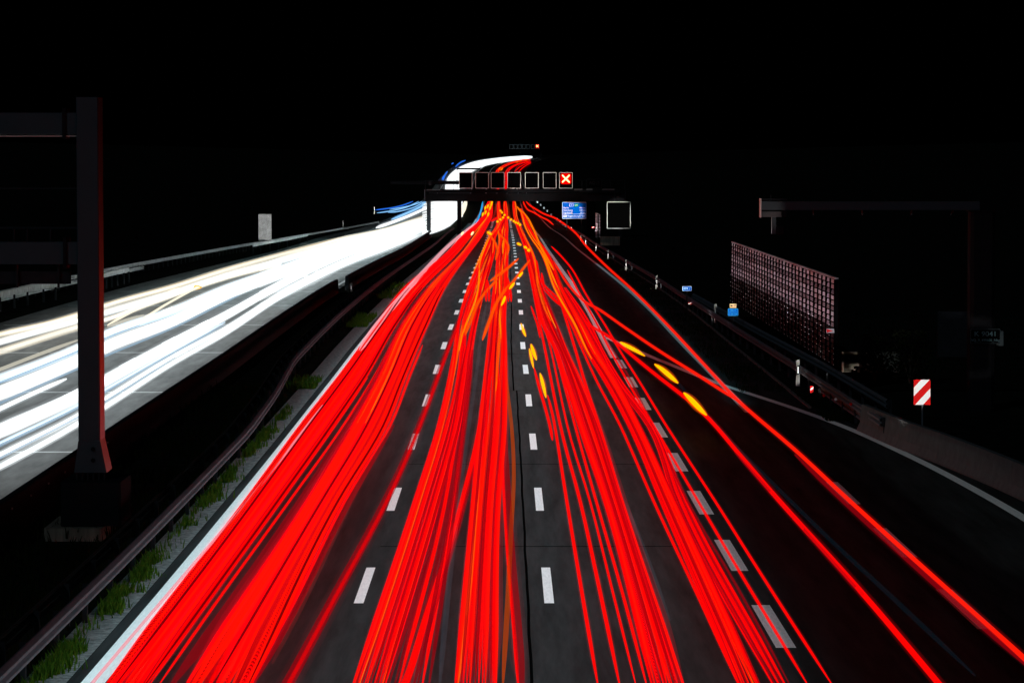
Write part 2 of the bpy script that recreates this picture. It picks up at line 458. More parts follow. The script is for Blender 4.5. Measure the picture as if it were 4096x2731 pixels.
TRAILS = [0]
def trail(pts, r0, material, label, group, name='tail_light_trail', grow=2.0e-4, n=5):
    mb = MB(); k = len(pts)
    if name == 'indicator_flash':            # a blink swells and dies away
        ease = [0.12 + 1.05 * math.sin(math.pi * (i + 0.3) / (k - 0.4)) ** 0.9 for i in range(k)]
    else:
        ease = [min(1.0, 0.35 + 0.25 * min(i, k - 1 - i)) for i in range(k)]
    mb.tube(pts, [(r0 + grow * p.y) * e for p, e in zip(pts, ease)], n)
    core = len(mb.f)
    hm = HALO_OF.get(material.name)
    if hm is not None:                       # the soft fringe of the lamp's smear round its bright core
        for kf in (1.45, 1.95):
            mb.tube(pts, [(r0 + grow * p.y) * kf * e for p, e in zip(pts, ease)], n, cap=False)
    TRAILS[0] += 1
    o = mb.build(name, material, smooth=True, origin=pts[0])
    if hm is not None:
        o.data.materials.append(hm)
        for pl in o.data.polygons[core:]: pl.material_index = 1
    return tag(o, label, {'tail_light_trail': 'tail light trail', 'headlight_trail': 'headlight trail', 'indicator_flash': 'indicator flash'}[name], group)

def bundle(rws, n, mats, label, group, h=(0.6, 1.0), r0=0.045, amp=0.0, y0=None, y1=None, cycles=4.0, name='tail_light_trail',
           jitter=0.5, step=0.04, grow=2.0e-4, by='y', ref=600.0, far=1.0, even=True):
    """n strands between two outlines of a bundle; rws = (y, x_left, x_right) in the photograph, or by='x': (x, y_top, y_bottom)"""
    ks = sorted(r[0] for r in rws)
    a = y0 if y0 is not None else ks[0]; b = y1 if y1 is not None else ks[-1]
    for k in range(n):
        t0 = (k + 0.5 + (random.random() - 0.5) * jitter) / n if even else random.random()
        ph1, ph2, f1, f2 = random.random() * 6.28, random.random() * 6.28, cycles * (0.7 + 0.6 * random.random()), cycles * 1.9
        hh = h[0] + (h[1] - h[0]) * random.random()
        pts = []
        if by == 'y':
            if y1 is not None: b = y1 * random.uniform(0.82, 1.22)
            u0, u1 = math.log(a - ref), math.log(b - ref)
            m = max(6, int((u1 - u0) / step))
            for i in range(m + 1):
                u = u0 + (u1 - u0) * i / m; y = ref + math.exp(u)
                w = min(1.0, max(0.0, (1800 - y) / 800)) ** 1.2 * amp * 0.62
                w *= 1.0 + (far - 1.0) * min(1, max(0, (1150 - y) / 250))
                t = t0 + w * 1.35 * (0.62 * math.sin(f1 * u * 1.3 + ph1) + 0.38 * math.sin(f2 * u * 1.3 + ph2))
                t = 0.5 + 0.5 * math.tanh((t - 0.5) * 2.0 * 1.08) / math.tanh(1.08)
                xl, xr = interp_rows(rws, y); ins = min((xr - xl) * 0.22, 6.5 * min(1.0, max(0.0, (1500 - y) / 400))); xl, xr = xl + ins, xr - ins
                pts.append(px(xl + (xr - xl) * t, y, hh))
        else:
            m = max(6, int((b - a) / 34))
            for i in range(m + 1):
                x = a + (b - a) * i / m
                yt, yb = interp_rows(rws, x)
                t = t0 + amp * (0.6 * math.sin(f1 * x / 400 + ph1) + 0.4 * math.sin(f2 * x / 400 + ph2))
                pts.append(px(x, yt + (yb - yt) * t, hh))
        mm = mats[k % len(mats)] if isinstance(mats, list) else mats
        trail(pts, r0, mm, label, group, name, grow)

def streak(pts, r0, material, label, h=0.75, group=None, name='tail_light_trail', k=5, grow=2.0e-4):
    q = smooth_path([px(x, y, h) for x, y in pts], k)
    return trail(q, r0 * (0.85 if r0 < 0.07 else 1.0), material, label, group, name, grow)

RED_T = glow('tail_light_red', (1.0, 0.0015, 0.0005))
RED_HOT = glow('brake_light_red', (1.05, 0.012, 0.002))
RED_B = glow('packed_tail_light_red', (1.0, 0.0004, 0.0002))
RED_BH = glow('packed_brake_light_red', (1.0, 0.006, 0.0005))
RED_BD = glow('packed_dark_red', (0.42, 0.0003, 0.002))
RED_DK = glow('deep_red', (0.16, 0.0, 0.002))
RED_DIM = glow('faint_red', (0.24, 0.0006, 0.004), dense=0.45)
HALO = glow('red_halo', (0.035, 0.0002, 0.0010), dense=0)  # soft glow round the bundles, painted with extra wide faint tubes
RED_FAINT = glow('very_faint_red', (0.020, 0.002, 0.0015), dense=0)
RED_LED = glow('pulsing_led_red', (0.75, 0.001, 0.0005), pulses=0.9, dense=0.6)
ORANGE = glow('orange_red', (1.0, 0.075, 0.0005))
AMBER = glow('amber', (1.0, 0.20, 0.0))
ORANGE_B = glow('packed_orange', (1.0, 0.10, 0.0), dense=0.6)
AMBER_B = glow('packed_amber', (1.05, 0.25, 0.0), dense=0.62)
YELLOW = glow('indicator_yellow', (1.4, 0.66, 0.0))
BLUE_T = glow('blue_light', (0.010, 0.12, 0.85))
CYAN_T = glow('pale_blue_light', (0.30, 0.65, 1.0))
GREY_T = glow('faint_grey_light', (0.006, 0.007, 0.009), dense=0)
TEAL_T = glow('faint_teal_light', (0.0003, 0.0022, 0.0034), dense=0)
WHITE_T = glow('headlight_white', (0.125, 0.133, 0.137), dense=0)
WARM_T = glow('headlight_warm', (0.18, 0.15, 0.10), dense=0)
COOL_T = glow('headlight_cool', (0.13, 0.22, 0.30), dense=0)
HOT_T = glow('headlight_hot', (0.25, 0.26, 0.257), dense=0)
WHITE_D = glow('headlight_strong', (1.3, 1.35, 1.35))
WARM_D = glow('headlight_warm_strong', (1.25, 1.12, 0.86))
PALE_T = glow('headlight_pale', (0.55, 0.53, 0.44))

HALO_OF = {}
FR_RED = glow('red_fringe', (0.022, 0.0001, 0.0003), dense=0); FR_DIM = glow('dim_red_fringe', (0.007, 0.0001, 0.0003), dense=0)
FR_AMB = glow('amber_fringe', (0.034, 0.003, 0.0), dense=0); FR_YEL = glow('yellow_fringe', (0.10, 0.012, 0.0), dense=0); FR_WHT = glow('white_fringe', (0.055, 0.062, 0.066), dense=0); FR_BLU = glow('blue_fringe', (0.004, 0.02, 0.06), dense=0)
for m_ in (RED_T, RED_HOT, RED_B, RED_BH, RED_LED): HALO_OF[m_.name] = FR_RED
for m_ in (RED_DIM, RED_BD): HALO_OF[m_.name] = FR_DIM
for m_ in (ORANGE, AMBER, ORANGE_B, AMBER_B): HALO_OF[m_.name] = FR_AMB
HALO_OF[YELLOW.name] = FR_YEL; HALO_OF[WHITE_D.name] = FR_WHT; HALO_OF[BLUE_T.name] = FR_BLU; HALO_OF[CYAN_T.name] = FR_BLU
RG = 'tail light trails on the outbound carriageway'
A = [(2731, 430, 590), (2000, 990, 1117), (1700, 1208, 1330), (1500, 1362, 1466), (1300, 1505, 1585), (1150, 1617, 1694),
     (1000, 1796, 1843), (950, 1840, 1885), (900, 1896, 1925), (870, 1925, 1948), (820, 1945, 1957), (806, 1950, 1960)]
B = [(2731, 745, 1010), (2000, 1236, 1360), (1700, 1415, 1540), (1500, 1523, 1620), (1300, 1609, 1711), (1150, 1714, 1782),
     (1000, 1857, 1888), (950, 1892, 1926), (900, 1925, 1954), (870, 1946, 1968), (820, 1957, 1970), (806, 1959, 1972)]
la = 'bright red tail light trail packed beside the white left edge line'
lb = 'bright red tail light trail in the broad band along the middle of the left lane'
bundle(A, 15, [RED_B, RED_BH, RED_B, RED_B, RED_B, RED_B, RED_BD], la, RG, r0=0.066, amp=0.08, far=1.3)
bundle(A, 3, [HALO], la, RG, r0=0.16, amp=0.05)
bundle(A, 5, [RED_BH, RED_DK, RED_BH], la, RG, r0=0.011, amp=0.05, y0=1150, h=(1.05, 1.15))
bundle(A, 3, [RED_LED], la, RG, r0=0.05, y0=1400)
bundle([(y, a + (b - a) * 0.55, b) for y, a, b in A], 5, [AMBER_B, ORANGE_B], la, RG, r0=0.020, grow=1.5e-4, amp=0.25, y1=1450)
streak([(1440, 1400), (1508, 1300), (1637, 1150), (1776, 1000), (1850, 935), (1905, 893)], 0.125, glow('lit_line_pink', (1.0, 0.46, 0.52), dense=0.5), 'pale pink glow standing for the lit left edge line in the middle distance', h=0.95)  # emitting tube that paints the lit edge line seen through the red
streak([(1902, 896), (1915, 870), (1926, 835), (1931, 806)], 0.05, glow('lit_edge_blue', (0.02, 0.38, 0.85)), 'short bright blue glow standing for the lit left edge line under the gantry', h=0.8)  # emitting tube that paints the lit edge line
bundle(B, 16, [RED_B, RED_B, RED_BH, RED_B, RED_BH, RED_BD], lb, RG, r0=0.076, amp=0.08, far=1.3)
bundle(B, 3, [HALO], lb, RG, r0=0.20, amp=0.05)
bundle(B, 6, [RED_BH, RED_BH, RED_DK], lb, RG, r0=0.011, amp=0.05, y0=1150, h=(1.05, 1.15))
bundle(B, 3, [RED_LED], lb, RG, r0=0.05, y0=1400)
bundle([(y, a + (b - a) * 0.05, a + (b - a) * 0.35) for y, a, b in B], 5, [AMBER_B, ORANGE_B], lb, RG, r0=0.020, grow=1.5e-4, amp=0.3, y1=1400)
streak([(330, 2790), (368, 2731), (640, 2410), (967, 2028), (1120, 1840), (1290, 1620)], 0.022, glow('pink_streak', (0.95, 0.30, 0.36), dense=0.5), 'thin pink trail lying on the bright white left edge line near the camera', h=0.9)
streak([(602, 2731), (835, 2400), (1125, 2000), (1340, 1700), (1470, 1510)], 0.018, RED_T, 'thin red trail just inside the dark gap of the left lane, inner of two')
streak([(640, 2731), (870, 2400), (1159, 2000), (1360, 1720), (1500, 1500), (1590, 1330)], 0.018, RED_T, 'thin red trail bordering the dark gap of the left lane, outer of two')
streak([(690, 2731), (930, 2400), (1205, 2000), (1395, 1700), (1520, 1480), (1620, 1280), (1712, 1150)], 0.09, RED_DIM, 'broad dark red trail on the left flank of the left lane band')
streak([(765, 2731), (1004, 2400), (1215, 2050), (1400, 1720)], 0.07, RED_DIM, 'dark red trail close against the left flank of the left lane band')
streak([(990, 2731), (1170, 2420), (1381, 2000), (1561, 1700), (1640, 1500), (1690, 1380)], 0.022, RED_T, 'slim red trail along the right flank of the left lane band')
streak([(1015, 2731), (1200, 2400), (1400, 2000), (1575, 1700)], 0.055, RED_DIM, 'dark red trail along the right flank of the left lane band')
streak([(1090, 2650), (1250, 2330), (1400, 2010), (1560, 1700), (1650, 1480), (1687, 1405)], 0.05, RED_FAINT, 'very faint brownish trail on the empty left lane asphalt')
streak([(1090, 2800), (1150, 2731), (1345, 2370), (1543, 2000), (1678, 1700), (1790, 1400), (1850, 1250), (1900, 1130)], 0.085, RED_DIM, 'wide dim red trail crossing the left row of lane dashes')
streak([(1105, 2800), (1155, 2731), (1352, 2365), (1548, 2000), (1680, 1700), (1792, 1400), (1852, 1250)], 0.028, RED_T, 'narrow red core running inside the wide dim trail by the left dashes')

lm1 = 'red tail light trail in the left wheel bundle of the middle lane'
lm2 = 'red tail light trail in the right wheel bundle of the middle lane'
D = [(2731, 1411, 1545), (2000, 1657, 1760), (1700, 1751, 1840), (1400, 1816, 1891), (1300, 1827, 1908), (1150, 1869, 1939),
     (1000, 1930, 1983), (950, 1950, 1986), (900, 1983, 2008), (870, 1986, 2008), (820, 1986, 2004), (806, 1987, 2004)]
bundle(D, 14, [RED_B, RED_BH, RED_BD, RED_B, RED_BD], lm1, RG, r0=0.019, amp=0.32, far=1.25)
bundle(D, 6, [AMBER_B, ORANGE_B, AMBER_B], lm1, RG, r0=0.020, grow=1.5e-4, amp=0.45, y1=1350, far=1.3)
bundle(D, 2, [ORANGE_B], lm1, RG, r0=0.014, amp=0.1, y0=1300)
DD = [(2731, 1549, 1722), (2000, 1765, 1825), (1700, 1820, 1862), (1400, 1875, 1895)]
bundle(D, 2, [HALO], lm1, RG, r0=0.15, amp=0.05)
bundle(DD, 7, [RED_DIM, RED_DIM, RED_T], lm1, RG, r0=0.028)
streak([(1600, 2760), (1640, 2680), (1720, 2420), (1800, 2180), (1850, 2000), (1905, 1780), (1945, 1560), (1975, 1400), (1985, 1300)], 0.06, RED_T, 'red trail drifting between the two wheel bundles of the middle lane')
streak([(1655, 2740), (1740, 2420), (1826, 2130), (1872, 1960), (1930, 1730), (1962, 1520)], 0.04, RED_DIM, 'dim red trail beside the one drifting between the middle lane bundles')
E_ = [(2731, 1818, 1988), (2000, 1888, 2000), (1700, 1915, 2024), (1400, 1949, 2024), (1300, 1959, 2022), (1150, 1971, 2031),
      (1000, 1985, 2036), (950, 1990, 2033), (900, 1990, 2035), (870, 2012, 2033), (820, 2012, 2030), (806, 2012, 2029)]
bundle(E_, 17, [RED_B, RED_BH, RED_DIM, RED_BD, RED_B], lm2, RG, r0=0.021, amp=0.28, far=1.2)
bundle(E_, 6, [AMBER_B, ORANGE_B, AMBER_B], lm2, RG, r0=0.020, grow=1.5e-4, amp=0.42, y1=1400, far=1.2)
bundle(E_, 2, [HALO], lm2, RG, r0=0.15, amp=0.05)
streak([(1832, 2731), (1872, 2400), (1920, 2000), (1952, 1750), (1985, 1500), (2000, 1330), (1998, 1200), (2004, 1100)], 0.036, ORANGE, 'orange trail along the left side of the right middle lane bundle')
streak([(2012, 2731), (2032, 2400), (2046, 2100), (2056, 1900), (2048, 1720), (2030, 1560), (2018, 1450)], 0.045, glow('dull_orange', (0.42, 0.05, 0.0), dense=0.4), 'dull orange trail bending along the right of the middle lane')
streak([(2090, 2760), (2070, 2500), (2045, 2200), (2030, 1950), (2018, 1750), (2010, 1560)], 0.075, RED_DIM, 'wide dark red trail leaning outward right of the middle lane')
streak([(2075, 2760), (2055, 2500), (2030, 2200), (2015, 1950), (2008, 1750)], 0.025, RED_T, 'thin red core of the outward leaning trail right of the middle lane')

lr1 = 'red tail light trail in the left wheel bundle of the right lane'
lr2 = 'red tail light trail in the right wheel bundle of the right lane'
Fb = [(2731, 2603, 2737), (2000, 2416, 2489), (1700, 2314, 2396), (1500, 2252, 2315), (1400, 2218, 2269), (1300, 2165, 2231),
      (1150, 2126, 2175), (1000, 2096, 2131), (950, 2079, 2106), (900, 2061, 2084), (870, 2055, 2070), (820, 2048, 2066), (806, 2047, 2064)]
bundle(Fb, 14, [RED_B, RED_BD, RED_BH, RED_B, RED_BD], lr1, RG, r0=0.021, amp=0.25, far=1.3)
bundle(Fb, 2, [HALO], lr1, RG, r0=0.14, amp=0.05)
bundle(Gb, 2, [HALO], lr2, RG, r0=0.12, amp=0.05) if False else None
bundle(Fb, 2, [RED_LED], lr1, RG, r0=0.03, y0=1500)
bundle(Fb, 5, [AMBER_B, ORANGE_B], lr1, RG, r0=0.020, grow=1.5e-4, amp=0.4, y1=1350, far=1.4)
Gb = [(2731, 2954, 3040), (2000, 2641, 2700), (1700, 2513, 2560), (1500, 2403, 2455), (1400, 2340, 2391), (1300, 2292, 2340),
      (1150, 2211, 2255), (1000, 2153, 2190), (950, 2118, 2150), (900, 2092, 2120), (870, 2084, 2106), (835, 2076, 2090)]
bundle(Gb, 11, [RED_B, RED_BD, RED_BH], lr2, RG, r0=0.021, amp=0.25, far=1.2)
bundle(Gb, 5, [AMBER_B, ORANGE_B], lr2, RG, r0=0.020, grow=1.5e-4, amp=0.4, y1=1350, far=1.3)
bundle([(y, a + (b - a) * 0.55, a + (b - a) * 0.75) for y, a, b in Gb], 1, [glow('strong_orange', (1.0, 0.16, 0.0))], lr2, RG, r0=0.028, y0=1100)
G2 = [(2731, 3085, 3141), (2000, 2697, 2742), (1700, 2590, 2612), (1500, 2440, 2470), (1400, 2391, 2412), (1300, 2330, 2367), (1150, 2245, 2269)]
bundle(G2, 5, [RED_B, RED_DIM], lr2, RG, r0=0.03, amp=0.05)
for lab, pts, r, m in (
    ('red trail farthest left in the right lane, right of the lane dashes', [(2392, 2740), (2330, 2380), (2267, 2000), (2217, 1690), (2190, 1580)], 0.026, RED_T),
    ('second red trail from the left in the right lane', [(2479, 2740), (2395, 2340), (2320, 2000), (2241, 1700), (2181, 1400), (2150, 1250), (2128, 1130), (2110, 1050)], 0.028, RED_T),
    ('third and thinnest red trail from the left in the right lane', [(2544, 2740), (2452, 2370), (2359, 2000), (2269, 1700), (2204, 1400), (2166, 1270)], 0.012, RED_T),
    ('fourth thin red trail from the left in the right lane', [(2587, 2740), (2490, 2370), (2384, 2000), (2300, 1700), (2225, 1420), (2180, 1260)], 0.020, RED_T),
    ('red trail tracing the dark middle of the right lane, left of the right bundle', [(2960, 2750), (2800, 2400), (2613, 2000), (2480, 1700), (2390, 1530), (2330, 1400), (2268, 1260), (2245, 1215)], 0.02, RED_T),
    ('red trail splitting right from the left bundle of the right lane', [(2665, 2731), (2580, 2330), (2478, 1985), (2405, 1730), (2340, 1530), (2302, 1400), (2265, 1280), (2235, 1200), (2180, 1145), (2140, 1090), (2120, 1050)], 0.035, RED_T),
    ('very thin dark red trail just left of the merge lane blocks', [(3160, 2740), (2950, 2350), (2748, 2000), (2611, 1700), (2500, 1480), (2400, 1320), (2340, 1200)], 0.014, RED_DIM),
    ('thin red trail running over the merge lane blocks', [(3232, 2740), (3045, 2430), (2925, 2230), (2790, 2000), (2625, 1720), (2530, 1560), (2440, 1400), (2390, 1300), (2350, 1230), (2305, 1150), (2270, 1080)], 0.020, RED_T),
    ('thin red trail in the merge lane right of the block marking', [(3330, 2740), (3130, 2430), (2990, 2210), (2858, 2000), (2670, 1710), (2560, 1530), (2478, 1400), (2420, 1300), (2345, 1180), (2290, 1080), (2240, 1020), (2205, 985)], 0.018, RED_T),
    ('bold red trail through the merge lane with three indicator flashes', [(3770, 2760), (3752, 2731), (3430, 2350), (3115, 2000), (2960, 1820), (2800, 1640), (2600, 1480), (2440, 1350), (2350, 1295), (2290, 1240), (2230, 1210), (2170, 1150)], 0.048, RED_T),
    ('bold red trail sweeping along the outermost lane to the hard shoulder', [(4130, 2665), (4096, 2631), (3760, 2330), (3396, 2000), (3170, 1790), (2950, 1600), (2800, 1440), (2660, 1290), (2530, 1160), (2420, 1060), (2345, 985), (2300, 930), (2255, 895), (2215, 870), (2175, 855), (2145, 838), (2120, 822), (2104, 806)], 0.042, RED_HOT),
    ('red trail coming off the ramp and merging across the hard shoulder', [(2960, 1608), (2800, 1505), (2640, 1405), (2500, 1310), (2400, 1240), (2330, 1200), (2270, 1135), (2235, 1080), (2200, 1030)], 0.040, RED_HOT),
    ('short wavering red trail on the far hard shoulder', [(2214, 900), (2190, 880), (2165, 868), (2135, 850), (2110, 838), (2098, 820), (2093, 806)], 0.03, RED_HOT),
):
    streak(pts, r, m, lab)
streak([(3440, 2360), (3408, 2330), (3100, 1985), (2940, 1810)], 0.03, RED_DIM, 'dark red inner lining of the bold merge lane trail')
streak([(4110, 2665), (3720, 2318), (3380, 2010), (3180, 1818)], 0.045, RED_DIM, 'dark red lower lining of the outermost bold trail')
# crossing and short trails in the middle distance
for lab, pts, r, m in (
    ('orange red stub crossing the right row of dashes, upper of two', [(2074, 1034), (2050, 1056), (2022, 1080), (1995, 1100), (1960, 1125)], 0.05, ORANGE),
    ('orange red trail cutting from the right lane into the middle lane', [(2120, 1040), (2085, 1085), (2050, 1130), (2020, 1162), (1985, 1215), (1955, 1290), (1930, 1360)], 0.05, ORANGE),
    ('orange red trail cutting across the middle lane between its bundles', [(1990, 1115), (1960, 1150), (1930, 1185), (1905, 1225), (1880, 1290), (1860, 1340)], 0.045, ORANGE),
    ('red stub standing in the right lane, left of two', [(2146, 1042), (2150, 1075), (2156, 1105)], 0.05, RED_T),
    ('red stub standing in the right lane, right of two', [(2166, 1092), (2170, 1120), (2176, 1150)], 0.05, RED_T),
    ('short red trail starting beside the dashes of the right lane', [(2124, 1224), (2137, 1260), (2150, 1300), (2160, 1350)], 0.02, RED_T),
    ('crimson link between left lane and middle lane near the gantry', [(1965, 884), (1975, 880), (1990, 868)], 0.09, RED_T),
    ('orange trail below the double flash beside the left dashes', [(1951, 930), (1962, 945), (1980, 970), (1990, 1000), (1982, 1040)], 0.06, ORANGE),
    ('orange trail crossing the far middle lane diagonally', [(1994, 936), (2010, 950), (2024, 966), (2033, 985), (2030, 1020)], 0.06, ORANGE),
    ('amber trail drawing the outer right flank of the far right lane', [(2068, 826), (2080, 842), (2094, 852), (2113, 875), (2128, 905), (2140, 930), (2155, 970), (2175, 1010), (2215, 1080)], 0.055, AMBER),
):
    streak(pts, r, m, lab, h=1.05)
for i, pts in enumerate(([(1946, 1120), (1943, 1165), (1945, 1205)], [(1950, 1120), (1955, 1165), (1956, 1205)], [(2024, 1110), (2030, 1160), (2034, 1206)], [(2030, 1110), (2040, 1160), (2045, 1206)])):
    streak(pts, 0.045, RED_T, h=1.05, label=('short crimson trail with a cut end, left of the middle lane centre', 'short crimson trail with a cut end, left of the middle lane centre',
           'short crimson trail with a cut end, left of the right row of dashes', 'short crimson trail with a cut end, left of the right row of dashes')[i],
           group=('cut trails left of centre', 'cut trails left of centre', 'cut trails by the right dashes', 'cut trails by the right dashes')[i])
# indicator flashes
FL = 'indicator_flash'
for lab, pts, r in (
    ('yellow indicator flash at the merge line, farthest of three', [(2480, 1368), (2505, 1382), (2545, 1403), (2580, 1424)], 0.085),
    ('yellow indicator flash in the merge lane, middle of three', [(2618, 1456), (2650, 1478), (2690, 1512), (2712, 1532)], 0.10),
    ('yellow indicator flash in the merge lane, nearest of three', [(2735, 1570), (2765, 1598), (2800, 1634), (2826, 1660)], 0.11),
    ('yellow flash lying over a dash of the right row', [(2084, 1293), (2092, 1318), (2103, 1346)], 0.05),
    ('yellow flash just right of the dashes, longer of a close pair', [(2124, 1376), (2132, 1402), (2146, 1440)], 0.075),
    ('yellow flash just right of the dashes, slimmer of a close pair', [(2117, 1394), (2124, 1425), (2134, 1472)], 0.035),
    ('yellow flash below the close pair, nearest in its row', [(2160, 1492), (2170, 1530), (2184, 1590)], 0.06),
    ('yellow flash beside the orange trail left of the dashes, topmost of three', [(2091, 1088), (2082, 1100), (2074, 1108)], 0.06),
    ('yellow flash beside the orange trail left of the dashes, middle of three', [(2058, 1130), (2048, 1144), (2037, 1156)], 0.06),
    ('yellow flash at the left rim of the middle lane bundle, lowest of three', [(2021, 1184), (2015, 1202), (2005, 1222)], 0.055),
    ('yellow flash on the far right lane trail, left of three', [(2068, 972), (2076, 977), (2085, 980)], 0.09),
    ('yellow flash on the far right lane trail, middle of three', [(2096, 986), (2102, 990), (2108, 993)], 0.10),
    ('yellow flash on the far right lane trail, right of three', [(2113, 999), (2116, 1003)], 0.13),
):
    streak(pts, r * 0.55, YELLOW, lab, name=FL, k=6, h=1.15)
streak([(2136, 1470), (2160, 1560), (2178, 1620), (2199, 1700), (2210, 1760)], 0.03, RED_T, 'red trail leading on from the yellow flashes right of the dashes')
for pts in ([(1952, 929), (1955, 932)], [(1959, 934), (1963, 938)]):
    streak(pts, 0.09, YELLOW, 'round yellow flash of a pair beside the left dashes', group='paired yellow flashes by the left dashes', name=FL, k=2, h=1.2)
for x, y in ((2033, 870), (2044, 878), (2055, 884), (2063, 890), (2072, 893), (2080, 899), (2018, 860), (2012, 870), (2001, 878), (1990, 886), (2002, 843), (2008, 850)):
    streak([(x - 2, y - 1), (x + 2, y + 2)], 0.07, YELLOW, 'tiny yellow flash in the dotted rows crossing the far lanes', group='dotted yellow flashes in the far lanes', name=FL, k=2, h=1.2)
for x, y in ((1942, 832), (1952, 826), (1961, 833), (1966, 820), (1968, 811), (1932, 858), (1943, 850), (1954, 858)):
    streak([(x + 1, y - 7), (x - 3, y + 7)], 0.055, YELLOW, 'tall yellow flash on the far left lane trails below the gantry', group='yellow flashes on the far left lane', name=FL, k=2, h=1.2)
for x, y in ((1849, 934), (1889, 934)):
    streak([(x + 4, y - 6), (x - 4, y + 6)], 0.06, glow('pale_flash', (1.6, 1.3, 0.6)), 'cream flash of a pair over the left lane', group='cream flashes over the left lane', name=FL, k=2, h=1.2)
# faint trails of dark vehicles
streak([(1760, 2731), (1790, 2400), (1830, 2050), (1862, 1800), (1905, 1500), (1930, 1300), (1945, 1220)], 0.05, GREY_T, 'faint grey trail in the dark strip of the middle lane')
streak([(1757, 2731), (1775, 2500), (1800, 2200)], 0.012, TEAL_T, 'thin teal trail low in the dark strip of the middle lane')
streak([(2500, 2000), (2590, 2230), (2680, 2480)], 0.03, GREY_T, 'faint grey trail in the dark strip of the right lane')
streak([(3900, 2700), (3560, 2380), (3250, 2090), (2900, 1740), (2700, 1520), (2640, 1470)], 0.04, TEAL_T, 'faint teal trail between the two bold merge lane trails')

# beyond the gantry: the carriageway climbs away and swings right
for i, (pts, r, m) in enumerate((
    ([(1988, 760), (1995, 735), (1984, 690), (2005, 668), (2045, 650), (2090, 640), (2122, 637)], 0.28, RED_HOT), ([(1992, 760), (2000, 735), (1992, 690), (2016, 668), (2060, 650), (2122, 640)], 0.28, RED_HOT),
    ([(2020, 760), (2024, 720), (2022, 690), (2044, 668), (2080, 653), (2122, 644)], 0.26, RED_T), ([(2024, 760), (2028, 720), (2030, 690), (2052, 668), (2088, 653), (2122, 648)], 0.26, RED_T),
    ([(2058, 690), (2074, 672), (2098, 658), (2124, 649)], 0.22, RED_T), ([(2072, 690), (2090, 672), (2108, 660), (2124, 652)], 0.22, RED_T))):
    streak(pts, r, m, 'red trail on the far climb seen above the lane signals', group='red trails on the far climb', grow=0.0, h=0.8)
for pts in ([(1995, 680), (2003, 670)], [(2003, 682), (2011, 672)], [(2062, 650), (2076, 646)], [(2078, 645), (2086, 643)], [(2100, 641), (2109, 640)]):
    streak(pts, 0.35, AMBER, 'amber flash among the red trails on the far climb', group='amber flashes on the far climb', name=FL, k=2, grow=0)

# oncoming headlights
WG = 'headlight trails on the oncoming carriageway'
HN = 'headlight_trail'
def wb(rws, n, mats, label, **k): bundle(rws, n, mats, label, WG, by='x', name=HN, h=(0.62, 0.78), **k)
l1 = 'warm white headlight trail in the outermost oncoming lane'
l2 = 'white headlight trail in the middle oncoming lane'
l3 = 'cool white headlight trail in the oncoming lane nearest the median'
def oncoming(rws, n, mats, label, r0):
    wb(rws, n, mats, label, r0=r0, amp=0.03)
    m_ = [(x, a_ - 3, b_ + 3) for x, a_, b_ in rws]
    wb(m_, max(2, n // 4), [SOFT_T], label, r0=r0 * 2.6)
SOFT_T = glow('headlight_soft', (0.035, 0.037, 0.038), dense=0)  # wide weak tubes that paint a soft glow round the headlight bands
oncoming([(-60, 1345, 1362), (0, 1329, 1346), (200, 1285, 1298), (318, 1249, 1266), (430, 1212, 1227), (700, 1136, 1152), (900, 1073, 1088), (1124, 1011, 1026), (1350, 953, 968), (1570, 905, 917), (1690, 862, 875)], 5, [WARM_T, WARM_T, WHITE_T], l1, 0.05)
oncoming([(-60, 1368, 1400), (0, 1352, 1382), (318, 1270, 1290), (430, 1233, 1262), (700, 1157, 1178), (900, 1092, 1112), (1124, 1030, 1052), (1350, 970, 985), (1570, 916, 928), (1690, 868, 885)], 7, [WHITE_T, WARM_T, HOT_T], l1, 0.05)
oncoming([(-60, 1408, 1440), (0, 1392, 1420), (318, 1295, 1318), (430, 1270, 1283), (600, 1208, 1222), (900, 1106, 1120), (1124, 1048, 1064)], 5, [WARM_T, WHITE_T], l1, 0.045)
oncoming([(-60, 1512, 1552), (0, 1494, 1530), (318, 1372, 1402), (430, 1318, 1350), (700, 1224, 1252), (900, 1140, 1164), (1124, 1064, 1084), (1350, 982, 1000), (1570, 920, 934), (1700, 872, 886)], 9, [WHITE_T, WHITE_T, COOL_T], l2, 0.05)
oncoming([(-60, 1560, 1625), (0, 1540, 1602), (318, 1410, 1465), (430, 1360, 1412), (700, 1258, 1302), (900, 1168, 1202), (1124, 1086, 1112), (1350, 1000, 1022), (1570, 933, 950), (1700, 886, 902)], 12, [WHITE_T, HOT_T, WHITE_T], l2, 0.055)
oncoming([(-60, 1715, 1780), (0, 1692, 1752), (318, 1554, 1602), (430, 1494, 1540), (700, 1348, 1388), (900, 1248, 1278), (1124, 1124, 1150), (1350, 1012, 1040), (1570, 935, 965), (1700, 900, 920)], 12, [WHITE_T, HOT_T, WHITE_T], l3, 0.05)
oncoming([(-60, 1790, 1812), (0, 1764, 1782), (318, 1610, 1626), (430, 1548, 1562), (700, 1394, 1406), (900, 1284, 1294)], 3, [WHITE_T, COOL_T], l3, 0.035)
oncoming([(-60, 1836, 1866), (0, 1806, 1834), (318, 1646, 1670), (430, 1578, 1600), (700, 1413, 1430), (900, 1306, 1322), (1124, 1166, 1178), (1350, 1050, 1064), (1570, 960, 978)], 5, [WHITE_T, HOT_T], l3, 0.035)
oncoming([(-60, 1880, 1912), (0, 1850, 1880), (318, 1678, 1702), (430, 1609, 1632), (700, 1437, 1456), (900, 1326, 1342), (1124, 1180, 1194), (1350, 1062, 1078), (1570, 970, 990), (1700, 915, 938)], 5, [WHITE_T, HOT_T], l3, 0.035)
